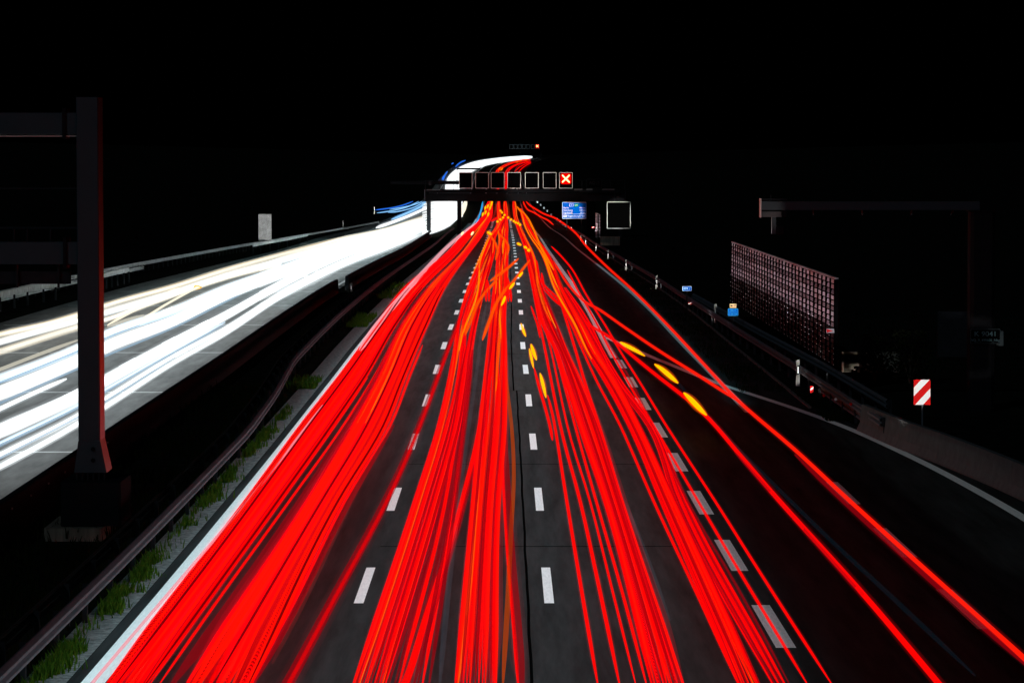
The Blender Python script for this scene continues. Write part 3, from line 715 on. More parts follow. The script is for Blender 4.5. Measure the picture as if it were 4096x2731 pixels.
wb([(1040, 1060, 1240), (1124, 1030, 1200), (1250, 990, 1140), (1350, 956, 1086), (1570, 908, 1000), (1700, 862, 945)], 20, [WHITE_T, SOFT_T, WHITE_T], l2, r0=0.10)
for lab, pts, r, m in (
    ('warm trail slanting across the outer oncoming lanes from the amber spark', [(430, 1300), (520, 1250), (640, 1190), (700, 1158), (800, 1150)], 0.045, WARM_D),
    ('warm trail slanting beside the amber spark, inner of two', [(470, 1325), (560, 1282), (660, 1220), (780, 1154), (800, 1148)], 0.035, WARM_D),
    ('pale cream trail with a blunt end right of the tall post', [(430, 1306), (500, 1282), (575, 1260)], 0.06, PALE_T),
    ('pale cream trail left of the tall post', [(-40, 1490), (0, 1478), (150, 1420), (318, 1358)], 0.06, PALE_T),
    ('short white trail with a blunt end left of the tall post', [(-40, 1655), (0, 1635), (140, 1570), (265, 1515)], 0.06, WHITE_D),
    ('white upper trail joining the oncoming lanes from the left', [(1505, 911), (1560, 893), (1640, 862), (1706, 832)], 0.16, WHITE_D),
    ('white trail of the left slip road, lowest strand', [(1566, 878), (1620, 856), (1680, 828), (1702, 808)], 0.10, CYAN_T),
):
    streak(pts, r, m, lab, name=HN)
streak([(775, 1152), (785, 1149), (806, 1149)], 0.10, glow('amber_spark', (1.2, 0.5, 0.0)), 'amber spark where two warm oncoming trails meet', name=FL, k=3)
for lab, pts, m in (('blue trail on the left slip road, topmost strand', [(1502, 840), (1560, 833), (1610, 822), (1652, 806)], BLUE_T), ('pale blue trail on the left slip road, second strand', [(1558, 838), (1610, 830), (1660, 818), (1690, 806)], CYAN_T),
                    ('pale blue trail on the left slip road, third strand', [(1508, 852), (1570, 843), (1630, 828), (1675, 806)], CYAN_T), ('pale blue trail on the left slip road, fourth strand', [(1552, 850), (1600, 845), (1660, 828), (1698, 806)], CYAN_T)):
    streak(pts, 0.045, m, lab, name=HN, h=1.5, grow=1e-4)
for lab, pts, r in (('thin blue line along the lower rim of the middle oncoming lane', [(-40, 1632), (0, 1612), (318, 1472), (430, 1420), (700, 1308), (900, 1208), (960, 1180)], 0.03),
                    ('thin blue line between the two bands nearest the median', [(-40, 1800), (0, 1782), (318, 1628), (430, 1562), (700, 1408), (900, 1298)], 0.035),
                    ('thin blue line through the white band nearest the median', [(-40, 1850), (0, 1832), (318, 1664), (430, 1600), (700, 1430)], 0.022),
                    ('thin blue line in the upper part of the middle oncoming lane', [(-40, 1545), (0, 1530), (318, 1402), (430, 1350), (560, 1300)], 0.02)):
    streak(pts, r * 0.8, glow('thin_blue', (0.30, 0.46, 0.62), dense=0.42), lab, name=HN, h=0.82)
# under and over the gantry, and on the far climb
wb([(1690, 812, 945), (1718, 806, 936), (1760, 800, 920), (1800, 798, 900), (1826, 798, 878), (1850, 798, 866)], 26, [HOT_T, WHITE_D], 'dazzling white headlight trail between the gantry legs', r0=0.10)
for k in range(4):
    streak([(1846 + k * 3, 868 - 6 * k), (1850 + k * 4, 838 - 4 * k), (1858 + k * 3, 806)], 0.16, WARM_D, 'warm headlight trail in the gap right of the second gantry leg', group='headlights right of the second leg', name=HN)
FARW = 'dazzling white headlight trail on the far climb above the gantry'
for k in range(14):
    t = k / 13
    pts = [(1783 + 52 * t, 760), (1792 + 50 * t, 718 ), (1812 + 62 * t, 692), (1850 + 70 * t, 668 - 1 * t), (1905 + 72 * t, 649 + 3 * t), (1990 + 50 * t, 636 + 6 * t), (2065 + 20 * t, 629.5 + 6 * t), (2128, 625.5 + 6 * t)]
    streak(pts, 0.42, WHITE_D, FARW, group='headlights on the far climb', name=HN, grow=0.0, h=0.7)
for pts in ([(1772, 722), (1780, 700), (1790, 686)], [(1768, 719), (1775, 703)], [(1822, 668), (1832, 658), (1845, 649), (1862, 642)], [(1806, 657), (1814, 652)]):
    streak(pts, 0.25, BLUE_T, 'small blue trail at the left rim of the far climb', group='blue lights at the far climb', name=HN, grow=0.0, h=1.5)

# ------------------------------------------------------------------ guardrails and barriers
WPROF = [(-0.03, 0.00), (0.05, 0.05), (0.05, 0.10), (-0.03, 0.15), (0.05, 0.20), (0.05, 0.26), (-0.03, 0.31), (-0.055, 0.31), (0.02, 0.26), (0.02, 0.20), (-0.055, 0.15), (0.02, 0.10), (0.02, 0.05), (-0.055, 0.00)]
def guardrail(name, pts, label, side=1, material=STEEL, post_every=4.0, max_posts=60, h=0.44, spacer=True, end_drop=False, cat='guardrail', group=None):
    base = pts[0]; t = thing(name, base, label, cat, group)
    loc = [Vector(p) - base for p in pts]
    prof = [(a * side, b + h) for a, b in WPROF]
    path = list(loc)
    if end_drop:
        e = loc[-1] + (loc[-1] - loc[-2]).normalized() * 2.5; path = path + [Vector((e.x, e.y, e.z - 0.55))]
    MB().sweep(path, prof).build('rail', material, t)
    acc, n = 0.0, 0
    for i in range(len(loc) - 1):
        seg = (loc[i+1] - loc[i]); L = seg.length
        while acc <= L and n < max_posts:
            p = loc[i] + seg * (acc / L); u = seg.normalized(); s = Vector((u.y, -u.x, 0)) * side
            m = MB(); q = p - s * 0.14
            m.box((q.x - 0.05, q.y - 0.04, q.z - 0.1), (q.x + 0.05, q.y + 0.04, q.z + h + 0.30))
            po = m.build('post', STEEL_DARK, t)
            if spacer and n < 30:
                q = p - s * 0.075
                MB().box((q.x - 0.04, q.y - 0.10, q.z + h + 0.06), (q.x + 0.04, q.y + 0.10, q.z + h + 0.24)).build('spacer', STEEL_DARK, po)
            n += 1; acc += post_every
        acc -= L
    return t
def sdf(d): return float(np.interp(d, [20, 100, 116, 136, 180, 900], [-8.62, -8.62, -8.9, -9.5, -9.65, -9.7]))
front = [P(sdf(d), d) for d in np.arange(34, 560, 4.0)]
back = [P(sdf(d) - 0.62, d) for d in np.arange(34, 330, 4.0)]
guardrail('guardrail', front, 'grey steel guardrail with a ribbed rail beside the grassy median strip', 1, max_posts=60)
guardrail('guardrail', back, 'brown rusty guardrail close behind the median rail, facing the tall post', -1, RUST, max_posts=60)
# low wall along the oncoming side of the median, unlit face put into its colour
def wall_sweep(name, pts, prof, material, label, cat):
    b = pts[0]; o = MB().sweep(pts, prof).build(name, material, origin=b)
    return tag(o, label, cat)
wall_sweep('median_wall', [P(-12.5 + 0.08 * math.sin(d * 0.05), d) for d in np.arange(34, 232, 5.0)], [(-0.16, -0.1), (-0.11, 0.83), (-0.07, 0.87), (0.07, 0.87), (0.11, 0.83), (0.16, -0.1)], STEEL_DARK,
           'long dark median wall with a rounded far end beside the oncoming lanes', 'wall')
wall_sweep('median_wall', [P(-12.2 + 0.05 * math.sin(d * 0.04), d) for d in np.arange(236, 500, 6.0)], [(-0.16, -0.1), (-0.11, 0.88), (-0.07, 0.92), (0.07, 0.92), (0.11, 0.88), (0.16, -0.1)], STEEL_DARK,
           'farther dark median wall running up to the overhead gantry', 'wall')
# reflector buttons on the near median wall
for k in range(8):
    d = 74 + 3.1 * k
    p = P(-12.35, d, 0.66)
    o = MB().box((-0.015, -0.05, -0.02), (0.015, 0.05, 0.02), 0.008).build('reflector', WHITE); o.location = p
    tag(o, 'tiny white reflector on the near side of the dark median wall', 'reflector', 'reflectors along the median wall')
# right-hand side
r1 = [P(float(np.interp(d, [104, 125, 160, 206, 330, 800], [10.9, 10.75, 10.35, 9.95, 10.0, 9.4])), d) for d in np.arange(104, 700, 4.0)]
guardrail('guardrail', r1, 'long grey guardrail on the right verge behind the hard shoulder', -1, max_posts=70)
r2 = [P(float(np.interp(d, [112, 130, 160, 190, 204], [12.0, 11.85, 11.25, 10.75, 10.6])), d) for d in np.arange(112, 206, 4.0)]
guardrail('guardrail', r2, 'shorter second guardrail behind the right verge rail, ending by the kilometre sign', -1, max_posts=24, end_drop=True)
r3 = [P(float(np.interp(d, [104, 128], [11.05, 10.95])), d, -0.34) for d in np.arange(105, 126, 4.0)]
guardrail('guardrail', r3, 'low lower guardrail leading up to the concrete barrier', -1, max_posts=6)
bar_pts = smooth_path([px(3483, 1721), px(3640, 1790), px(3800, 1850), px(3960, 1915), px(4096, 1974), px(4300, 2072), px(4600, 2240)], 5)
NJ = [(-0.05, -0.1), (-0.05, 0.06), (0.06, 0.28), (0.13, 0.86), (0.30, 0.86), (0.36, 0.28), (0.46, 0.06), (0.46, -0.1)]
cb = thing('concrete_barrier', bar_pts[0], 'grey concrete barrier curving away along the ramp on the right', 'barrier')
for k in range(0, len(bar_pts) - 1, 5):
    seg = [p - bar_pts[0] for p in bar_pts[k:k + 6]]
    if len(seg) > 1:
        u = (seg[-1] - seg[-2]).normalized(); seg[-1] = seg[-1] - u * 0.025
        MB().sweep(seg[::-1], [(-a, b) for a, b in NJ][::-1]).build('barrier_segment', CONCRETE, cb)
# left side of the oncoming carriageway
lp = smooth_path([px(-250, 1240, 0.44), px(0, 1188, 0.44), px(318, 1116, 0.44), px(430, 1092, 0.44), px(700, 1040, 0.44), px(1000, 985, 0.44), px(1200, 950, 0.44), px(1400, 915, 0.44), px(1515, 893, 0.44)], 7)
lp = [Vector((p.x, p.y, p.z - 0.44)) for p in lp]
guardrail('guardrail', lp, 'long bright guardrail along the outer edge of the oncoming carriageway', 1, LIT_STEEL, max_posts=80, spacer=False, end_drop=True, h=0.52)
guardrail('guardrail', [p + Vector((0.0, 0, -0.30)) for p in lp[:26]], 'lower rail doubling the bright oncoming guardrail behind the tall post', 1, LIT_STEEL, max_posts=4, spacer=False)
def bridge_rail(pts, label):
    q = smooth_path([px(x, y, 1.0) for x, y in pts], 4); b = Vector((q[0].x, q[0].y, q[0].z - 1.0))
    t = thing('bridge_railing', b, label, 'railing')
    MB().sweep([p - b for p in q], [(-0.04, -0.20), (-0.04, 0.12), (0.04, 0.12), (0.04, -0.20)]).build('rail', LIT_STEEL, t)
    for i in range(0, len(q), 2):
        p = q[i] - b; MB().box((p.x - 0.06, p.y - 0.05, p.z - 1.05), (p.x + 0.06, p.y + 0.05, p.z - 0.2)).build('post', STEEL_DARK, t)
    return t
bridge_rail([(-150, 1210), (0, 1176), (110, 1154), (222, 1136)], 'pale raised railing at the far left edge, left of the tall post')
bridge_rail([(380, 1106), (425, 1097), (470, 1086), (515, 1076)], 'pale raised railing just right of the tall post')
bridge_rail([(1012, 980), (1080, 967), (1150, 955), (1230, 938)], 'pale raised railing below the lit mesh screen')

# ------------------------------------------------------------------ tall post and its gantry (left)
DG = 78.0
g0 = W(372, 2040, DG); g0.z = rz(DG) - 0.07
gt = thing('sign_gantry', g0, 'tall dark grey post with two box arms reaching out of frame over the oncoming lanes', 'gantry')
def L(x, y, d=DG): return W(x, y, d) - g0
pw0, pw1 = L(320, 1755).x, L(407, 1755).x
ztop, zb1, zb0 = L(0, 390).z, L(0, 1757).z, L(0, 1884).z
MB().box((pw0, -0.30, zb1), (pw1, 0.62, ztop), 0.02).build('post', GANTRY, gt)
fl0, fl1 = L(304, 1884).x, L(434, 1884).x
m = MB(); m.add([(fl0, -0.36, zb0), (fl1, -0.36, zb0), (fl1, 0.72, zb0), (fl0, 0.72, zb0), (pw0, -0.305, zb1 - .005), (pw1, -0.305, zb1 - .005), (pw1, 0.62, zb1 - .005), (pw0, 0.62, zb1 - .005)],
                [(0,3,2,1),(4,5,6,7),(0,1,5,4),(1,2,6,5),(2,3,7,6),(3,0,4,7)])
ft = m.build('flared_foot', GANTRY, gt)
for zz in (1790, 1835):
    MB().tube([(L(367, 0).x, -0.375, L(0, zz).z), (L(367, 0).x, -0.33, L(0, zz).z)], [0.05, 0.05], 10).build('bolt_cover', GANTRY_DARK, ft)
for k in range(6):
    xx = fl0 + 0.06 + (fl1 - fl0 - 0.12) * k / 5
    MB().bar((xx, -0.30, zb0 + 0.02), (xx, -0.30, L(0, 1912).z - 0.05), 0.022).build('anchor_bolt', STEEL_DARK, gt)
zf = L(0, 1912).z
MB().box((L(250, 0).x, -1.0, L(0, 2085).z), (L(490, 0).x, 1.2, zf), 0.05).build('footing', GANTRY_DARK, gt)  # concrete in shadow, the shade put into a near-black colour
MB().box((L(190, 0).x, -1.3, -0.2), (L(420, 0).x, 1.4, L(0, 2088).z), 0.05).build('base_slab', CONCRETE_STAIN, gt)
for yt, yb in ((452, 538), (968, 1056)):
    ar = MB().box((-16.0, -0.18, L(0, yb).z), (pw0 - 0.004, 0.45, L(0, yt).z)).build('arm', GANTRY, gt)
    fx = L(257, 0).x
    MB().box((fx - 0.04, -0.24, L(0, yb + 18).z), (fx + 0.04, 0.52, L(0, yt - 18).z)).build('joint_flange', GANTRY_DARK, ar)
MB().box((-16.0, -0.20, L(0, 546.5).z), (pw0 - 0.004, 0.40, L(0, 544).z)).build('light_strip', RIM, gt)
MB().box((-16, 0.9, L(0, 914).z - 0.03), (pw0, 0.95, L(0, 914).z + 0.02)).build('handrail', STEEL_DARK, gt)
MB().box((-16, 0.9, L(0, 756).z - 0.01), (pw0, 0.94, L(0, 756).z + 0.02)).build('cable', STEEL_DARK, gt)
for x in (22, 75, 170): MB().box((L(x, 0).x, 0.9, L(0, 968).z), (L(x, 0).x + 0.03, 0.95, L(0, 914).z)).build('handrail_post', STEEL_DARK, gt)
for x in (60, 226):
    MB().box((L(x - 4, 0).x, -0.05, L(0, 1150).z), (L(x + 4, 0).x, 0.03, L(0, 1056).z - 0.004)).build('hanger', STEEL_DARK, gt)
MB().box((-16, 0.05, L(0, 1136).z), (pw0 - 0.2, 0.15, L(0, 1086).z)).build('sign_back', STEEL_DARK, gt)

# ------------------------------------------------------------------ cantilever mast (right)
DM = 118.0
m0 = W(3936, 1565, DM); m0.z = rz(DM) - 0.07
mt = thing('detector_mast', m0, 'dark cantilever mast with a long arm reaching left over the shoulder and a number plate', 'mast')
def M_(x, y): return W(x, y, DM) - m0
MB().box((M_(3884, 0).x, -0.4, -0.1), (M_(3984, 0).x, 0.5, M_(0, 848).z), 0.12).build('post', GANTRY_DARK, mt)
MB().box((M_(3878, 0).x, -0.45, M_(0, 848).z + 0.004), (M_(3992, 0).x, 0.55, M_(0, 843).z)).build('collar', GANTRY_DARK, mt)
ma = MB().box((M_(3047, 0).x, -0.22, M_(0, 840).z), (M_(3922, 0).x, 0.30, M_(0, 806).z)).build('arm', GANTRY, mt)
MB().box((M_(3044, 0).x - 0.01, -0.26, M_(0, 870).z), (M_(3047, 0).x - 0.004, 0.34, M_(0, 794).z)).build('end_plate', RIM, ma)
MB().box((M_(3052, 0).x, -0.16, M_(0, 800).z), (M_(3150, 0).x, 0.2, M_(0, 795).z)).build('top_rail', STEEL_DARK, mt)
MB().box((M_(3084, 0).x, -0.03, M_(0, 804).z), (M_(3088, 0).x, 0.03, M_(0, 780).z)).build('aerial', STEEL_DARK, mt)
MB().box((M_(3050, 0).x, -0.2, M_(0, 868).z), (M_(3128, 0).x, 0.28, M_(0, 846).z), 0.02).build('equipment_box', CONCRETE, mt)
MB().box((M_(3132, 0).x, -0.18, M_(0, 866).z), (M_(3150, 0).x, 0.25, M_(0, 842).z)).build('junction_box', GANTRY_DARK, mt)
cm = MB().box((M_(3090, 0).x, -0.12, M_(0, 936).z), (M_(3107, 0).x, 0.12, M_(0, 868).z - 0.005)).build('camera_stem', GANTRY, mt)
MB().box((M_(3108, 0).x, -0.18, M_(0, 936).z), (M_(3140, 0).x, 0.25, M_(0, 905).z), 0.03).build('camera_housing', GANTRY_DARK, mt)
for x in (3257, 3454, 3652):
    MB().box((M_(x - 2.5, 0).x, -0.05, M_(0, 860).z), (M_(x + 2.5, 0).x, 0.05, M_(0, 842).z)).build('detector', CONCRETE, mt)
MB().bar(M_(3802, 860), M_(3814, 843), 0.022).build('stay', CONCRETE, mt)
beam(m0 + M_(3046, 835), 16, 5.0, 0.8, side=8)
sg = bpy.data.objects.new('number_plate', None); col.objects.link(sg); sg.parent = mt
sg.location = M_(3934, 1342) + Vector((0, -0.46, 0)); sg['label'] = 'dark plate reading K 9041 fixed to the mast'
kp = 1 / F_PX * DM
plate(120 * kp, 58 * kp, 0.04, 0.03).build('plate', BLACK, sg); rim(120 * kp, 58 * kp, 0.04, 0.018, 0.035).build('border', GANTRY, sg)
DIMRIM = mat('dim_lettering', (0.10, 0.17, 0.19), 0.7, spec=0.0)
lettering(sg, 'K 9041', 0, 0.08, 0.24, DIMRIM, -0.034, 'CENTER', xscale=1.15)
lettering(sg, 'VQ_9_499600_Nbg', 0, -0.14, 0.125, DIMRIM, -0.034, 'CENTER')
MB().box((M_(3994, 0).x, -0.44, M_(0, 1380).z), (M_(4018, 0).x, -0.2, M_(0, 1322).z), 0.01).build('control_box', GANTRY, mt)

# ------------------------------------------------------------------ overhead gantry with lane signals
DO = 500.0
o0 = W(2060, 960, DO); o0.z = rz(DO) - 0.07
og = thing('overhead_gantry', o0, 'wide dark overhead gantry carrying a row of lane signals across both carriageways', 'gantry')
def O(x, y): return W(x, y, DO) - o0
def obox(name, x0, y0, x1, y1, ya, yb, material, parent=og, bev=0.0):
    return MB().box((O(x0, 0).x, ya, O(0, y1).z), (O(x1, 0).x, yb, O(0, y0).z), bev).build(name, material, parent)
obox('beam', 1700, 774, 2500, 805, -0.9, 0.9, GANTRY_DARK)
obox('walkway', 1698, 758, 2480, 771, -1.4, 1.2, GANTRY_DARK)
obox('upper_beam', 1560, 724, 1838, 738, -0.2, 0.2, GANTRY_DARK)
obox('kick_plate', 2297, 755, 2330, 761, -1.46, -1.41, CONCRETE); obox('kick_plate', 2346, 755, 2370, 761, -1.46, -1.41, CONCRETE); obox('kick_plate', 2410, 755, 2458, 761, -1.46, -1.41, CONCRETE)
obox('kick_plate', 1706, 757, 1760, 762, -1.46, -1.41, CONCRETE)
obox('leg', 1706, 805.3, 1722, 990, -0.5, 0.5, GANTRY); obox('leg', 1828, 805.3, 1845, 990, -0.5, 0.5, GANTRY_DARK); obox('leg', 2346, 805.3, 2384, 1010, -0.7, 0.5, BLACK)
obox('handrail', 1700, 722, 2500, 723, -1.4, -1.36, STEEL_DARK)
for k in range(15): obox('handrail_post', 1700 + 57 * k, 723.2, 1702 + 57 * k, 757.8, -1.4, -1.36, STEEL_DARK)
obox('end_post', 1697, 758, 1700, 800, -1.5, -1.42, STEEL)
MB().box((O(1714, 0).x, -1.44, O(0, 742).z), (O(1726, 0).x, -1.37, O(0, 724).z), 0.02).build('cabinet', STEEL_DARK, og)
kk = DO / F_PX
SIG = 'lane signals on the overhead gantry'
def lane_signal(xc, y0, y1, wpx, dist, label, group, lit=False, feet=False, rimmat=RIM, rw=0.075, depth=0.5, off=0.0):
    c = W(xc, (y0 + y1) / 2, dist); k = dist / F_PX
    w, h = wpx * k, (y1 - y0) * k
    t = thing('lane_signal', (c.x, c.y - 1.7 + off, c.z), label, 'lane signal', group)
    plate(w, h, 0.10 * w / 2, depth - 0.06, y=0.25).build('housing', BLACK, t)
    rim(w, h, 0.10 * w / 2, rw, 0.05, y=0.25 - depth + 0.055).build('border', rimmat, t)
    if feet:
        for sx in (-0.22, 0.26):
            plate(0.16, 0.22, 0.05, 0.08, sx * w, -h * 0.36, y=0.25 - depth + 0.055).build('lamp_hood', GANTRY_DARK, t)
    if lit:
        a = 0.27 * w; cz = 0.10 * h; yy = 0.25 - depth - 0.02
        m = MB()
        for sx in (1, -1):
            m.tube([(-a * sx, yy, cz - a), (-a * sx * 0.5, yy - .004 * sx, cz - a * 0.5), (a * sx * 0.5, yy - .004 * sx, cz + a * 0.5), (a * sx, yy, cz + a)], [0.052 * w] * 4, 8)
        m.build('cross', glow('signal_core', (5.0, 2.4, 0.8), False), t)
        m = MB()
        plate(0.80 * w, 0.80 * w, 0.14 * w, 0.012, 0, cz, y=0.25 - depth + 0.05, mb=m)
        m.build('cross_glow', glow('signal_red', (1.0, 0.0, 0.0), False), t)  # red glow round the cross, built as an emitting plate
    return t
SX = [(1837, 1890, 0, 1), (1902, 1955.5, 0, 0), (1964, 2018, 0, 1), (2029.5, 2083, 0, 0), (2100, 2154, 0, 1), (2171, 2225, 0, 0), (2236, 2289.5, 1, 0)]
SL = ['blank lane signal farthest left, standing before the white headlights', 'blank lane signal second from the left on the overhead gantry', 'blank lane signal third from the left, with red trails at its sides',
      'blank lane signal fourth from the left with a bluish border', 'blank lane signal fifth from the left on the overhead gantry', 'blank lane signal next to the lit red cross', 'lane signal showing a lit red cross at the right end of the row']
for (a, b, lit, feet), lab in zip(SX, SL):
    xa, xb = a, b
    lane_signal((xa + xb) / 2, 689.5, 753.5, xb - xa, DO - 1.7, lab, SIG, lit, feet)
# name plate of the gantry
q = W(2377, 735, DO - 1.6); t = thing('name_plate', q, 'dim gantry plate reading AQ_9 right of the red cross', 'sign')
plate(60 * kk, 36 * kk, 0.1, 0.05).build('plate', BLACK, t); rim(60 * kk, 36 * kk, 0.1, 0.05, 0.055).build('border', STEEL_DARK, t)
lettering(t, 'AQ_9', 0, 0.12, 0.62, STEEL_DARK, -0.056, 'CENTER')
# square message sign on the right
q = W(2475, 861, DO - 2); t = thing('message_sign', q, 'large blank square message sign with a thin lit border hanging right of the blue sign', 'message sign')
plate(95 * kk, 108 * kk, 0.12, 0.35, y=0.3).build('housing', BLACK, t); rim(95 * kk, 108 * kk, 0.14, 0.11, 0.05, y=-0.045).build('border', RIM, t)
for x in (-0.6, 1.0): MB().bar((x, 0.1, 54 * kk), (x, 0.1, 54 * kk + 1.6), 0.06).build('hanger', STEEL_DARK, t)
MB().box((-0.1, 0.35, -54 * kk - 2.8), (0.5, 0.6, -54 * kk + 1.0)).build('post', GANTRY_DARK, t)
# far gantry
DFG = 1900.0; kf = DFG / F_PX
FX = [(1153, 1181), (1184, 1211), (1214, 1241), (1244, 1271), (1276, 1303), (1310, 1336)]
f0 = W(2070, 640, DFG); f0.z = rz(DFG) - 0.1
fg = thing('far_gantry', f0, 'distant gantry on the hill top carrying a small row of lane signals', 'gantry')
def FO(x, y): return W(x, y, DFG) - f0
MB().box((FO(2000, 0).x, 0.0, FO(0, 612).z), (FO(2175, 0).x, 1.2, FO(0, 599).z)).build('beam', BLACK, fg)
MB().box((FO(2160, 0).x, 0.0, -1.0), (FO(2166, 0).x, 1.0, FO(0, 612).z - 0.01)).build('leg', GANTRY_DARK, fg)
MB().box((FO(2002, 0).x, 0.0, -1.0), (FO(2007, 0).x, 1.0, FO(0, 612).z - 0.01)).build('leg', GANTRY_DARK, fg)
for a, b in FX:
    lane_signal(1400 + (a + b) / 3.618, 578, 596, (b - a) / 1.809, DFG, 'tiny blank lane signal on the distant gantry', 'distant blank lane signals', rimmat=GANTRY, rw=0.28)
lane_signal(1400 + 1355 / 1.809, 578, 596, 16, DFG, 'tiny lane signal with a lit red cross on the distant gantry', 'distant lane signals', lit=True, rimmat=RED, rw=0.2)
# middle gantry over the climbing oncoming lanes
DMG = 1250.0; p0 = W(1870, 690, DMG); p0.z = rz(DMG)
mg = thing('footbridge_gantry', p0, 'thin dark gantry crossing the far oncoming headlights', 'gantry')
def MO(x, y): return W(x, y, DMG) - p0
MB().box((MO(1826, 0).x, -0.5, MO(0, 679).z), (MO(1921, 0).x, 0.5, MO(0, 672).z)).build('beam', GANTRY_DARK, mg)
MB().box((MO(1918, 0).x, -0.5, -1.0), (MO(1922, 0).x, 0.5, MO(0, 679).z - 0.01)).build('leg', GANTRY_DARK, mg)
MB().box((MO(1826, 0).x, -0.5, -1.0), (MO(1829, 0).x, 0.5, MO(0, 679).z - 0.01)).build('leg', GANTRY_DARK, mg)

# ------------------------------------------------------------------ signs
DB = 545.0; kb = DB / F_PX
q = W(2297, 842, DB); bs = thing('direction_sign', q, 'big blue motorway direction sign with white place names and distances behind the gantry', 'direction sign')
bw, bh = 98 * kb, 66 * kb
plate(bw, bh, 0.14, 0.06).build('panel', BLUE, bs); rim(bw, bh, 0.16, 0.07, 0.075).build('border', WHITE, bs)
yy = -0.07
hx = MB(); hx.add([(-0.62, yy, 0.72), (-0.30, yy, 0.72), (-0.14, yy, 0.88), (-0.30, yy, 1.04), (-0.62, yy, 1.04), (-0.78, yy, 0.88)], [(0, 1, 2, 3, 4, 5)])
plate(0.72, 0.44, 0.05, 0.01, -0.46, 0.86, y=-0.061).build('route_badge', WHITE, bs)
plate(0.58, 0.32, 0.12, 0.008, -0.46, 0.86, y=-0.072).build('badge_field', BLUE, bs)
lettering(bs, '9', -0.46, 0.86, 0.34, WHITE, -0.086, 'CENTER')
plate(0.66, 0.44, 0.08, 0.01, 0.34, 0.86, y=-0.061).build('euro_badge', GREEN, bs); lettering(bs, 'E 45', 0.34, 0.86, 0.28, WHITE, -0.076, 'CENTER')
for tx, dx, z in (('Berlin', '550 km', 0.42), ('Nürnberg', '130 km', 0.02), ('Ingolstadt', '43 km', -0.36)):
    lettering(bs, tx, -bw / 2 + 0.22, z, 0.38, WHITE, -0.066); lettering(bs, dx, bw / 2 - 0.2, z, 0.32, WHITE, -0.066, 'RIGHT')
MB().box((-bw / 2 + 0.1, -0.072, -0.62), (bw / 2 - 0.1, -0.061, -0.56)).build('divider', WHITE, bs)
plate(0.58, 0.36, 0.05, 0.01, -bw / 2 + 0.5, -0.92, y=-0.061).build('route_badge', WHITE, bs); lettering(bs, '93', -bw / 2 + 0.5, -0.92, 0.28, BLUE, -0.076, 'CENTER')
lettering(bs, 'Regensburg', -bw / 2 + 0.9, -0.92, 0.40, WHITE, -0.066); lettering(bs, '87 km', bw / 2 - 0.2, -0.92, 0.40, WHITE, -0.066, 'RIGHT')
for sx in (-1.2, 1.2): MB().bar((sx, 0.12, -bh / 2 - 3.2), (sx, 0.12, bh / 2), 0.08, 8).build('post', STEEL_DARK, bs)

def post_sign(name, x, y, d, wpx, hpx, label, cat, board, border, texts=(), h_post=None, post_r=0.035):
    q = W(x, y, d); k = d / F_PX; b = Vector((q.x, q.y, rz(d) - 0.07)); zc = q.z - b.z
    t = thing(name, b, label, cat); w, h = wpx * k, hpx * k
    plate(w, h, 0.045, 0.02, 0, zc).build('panel', board, t)
    if border: rim(w, h, 0.05, 0.018, 0.026, 0, zc).build('border', border, t)
    for tx, ox, oz, sz, al in texts: lettering(t, tx, ox * w, zc + oz * h, sz * h, WHITE, -0.024, al)
    MB().bar((0, 0.04, 0), (0, 0.04, zc + h * 0.45), post_r, 8).build('post', STEEL_DARK, t)
    return t, q
_, q_km = post_sign('kilometre_sign', 2748, 1154.5, 196, 38, 19, 'small blue kilometre sign reading 499.5 on the right verge', 'kilometre sign', BLUE, WHITE, (('499', -0.40, -0.02, 0.66, 'LEFT'), ('.5', 0.17, -0.08, 0.48, 'LEFT')))
t, q_st = post_sign('station_sign', 2932, 1248.5, 166, 42, 30, 'blue notice below a small sand coloured plate in front of the dark screen', 'sign', BLUE, mat('cyan_line', (0.03, 0.42, 0.78), 0.5), ())
k = 166 / F_PX; zc = q_st.z - t.location.z
lettering(t, '□□ ⊿'.replace('□', 'O').replace('⊿', 'A') if False else 'DC 4', 0, zc + 0.085, 0.11, MATS['cyan_line'], -0.024, 'CENTER')
MB().box((-0.19, -0.026, zc - 0.006), (0.19, -0.021, zc + 0.006)).build('divider', MATS['cyan_line'], t)
lettering(t, 'S-28.524', 0, zc - 0.095, 0.115, MATS['cyan_line'], -0.024, 'CENTER')
z2 = W(2932, 1223, 166).z - t.location.z
plate(27 * k, 17 * k, 0.02, 0.02, 0, z2).build('upper_plate', SAND, t)
plate(0.11, 0.055, 0.02, 0.004, -0.08, z2, y=-0.0205).build('dark_badge', BLACK, t)
lettering(t, 'A 9', 0.03, z2 + 0.02, 0.075, RUST, -0.024)

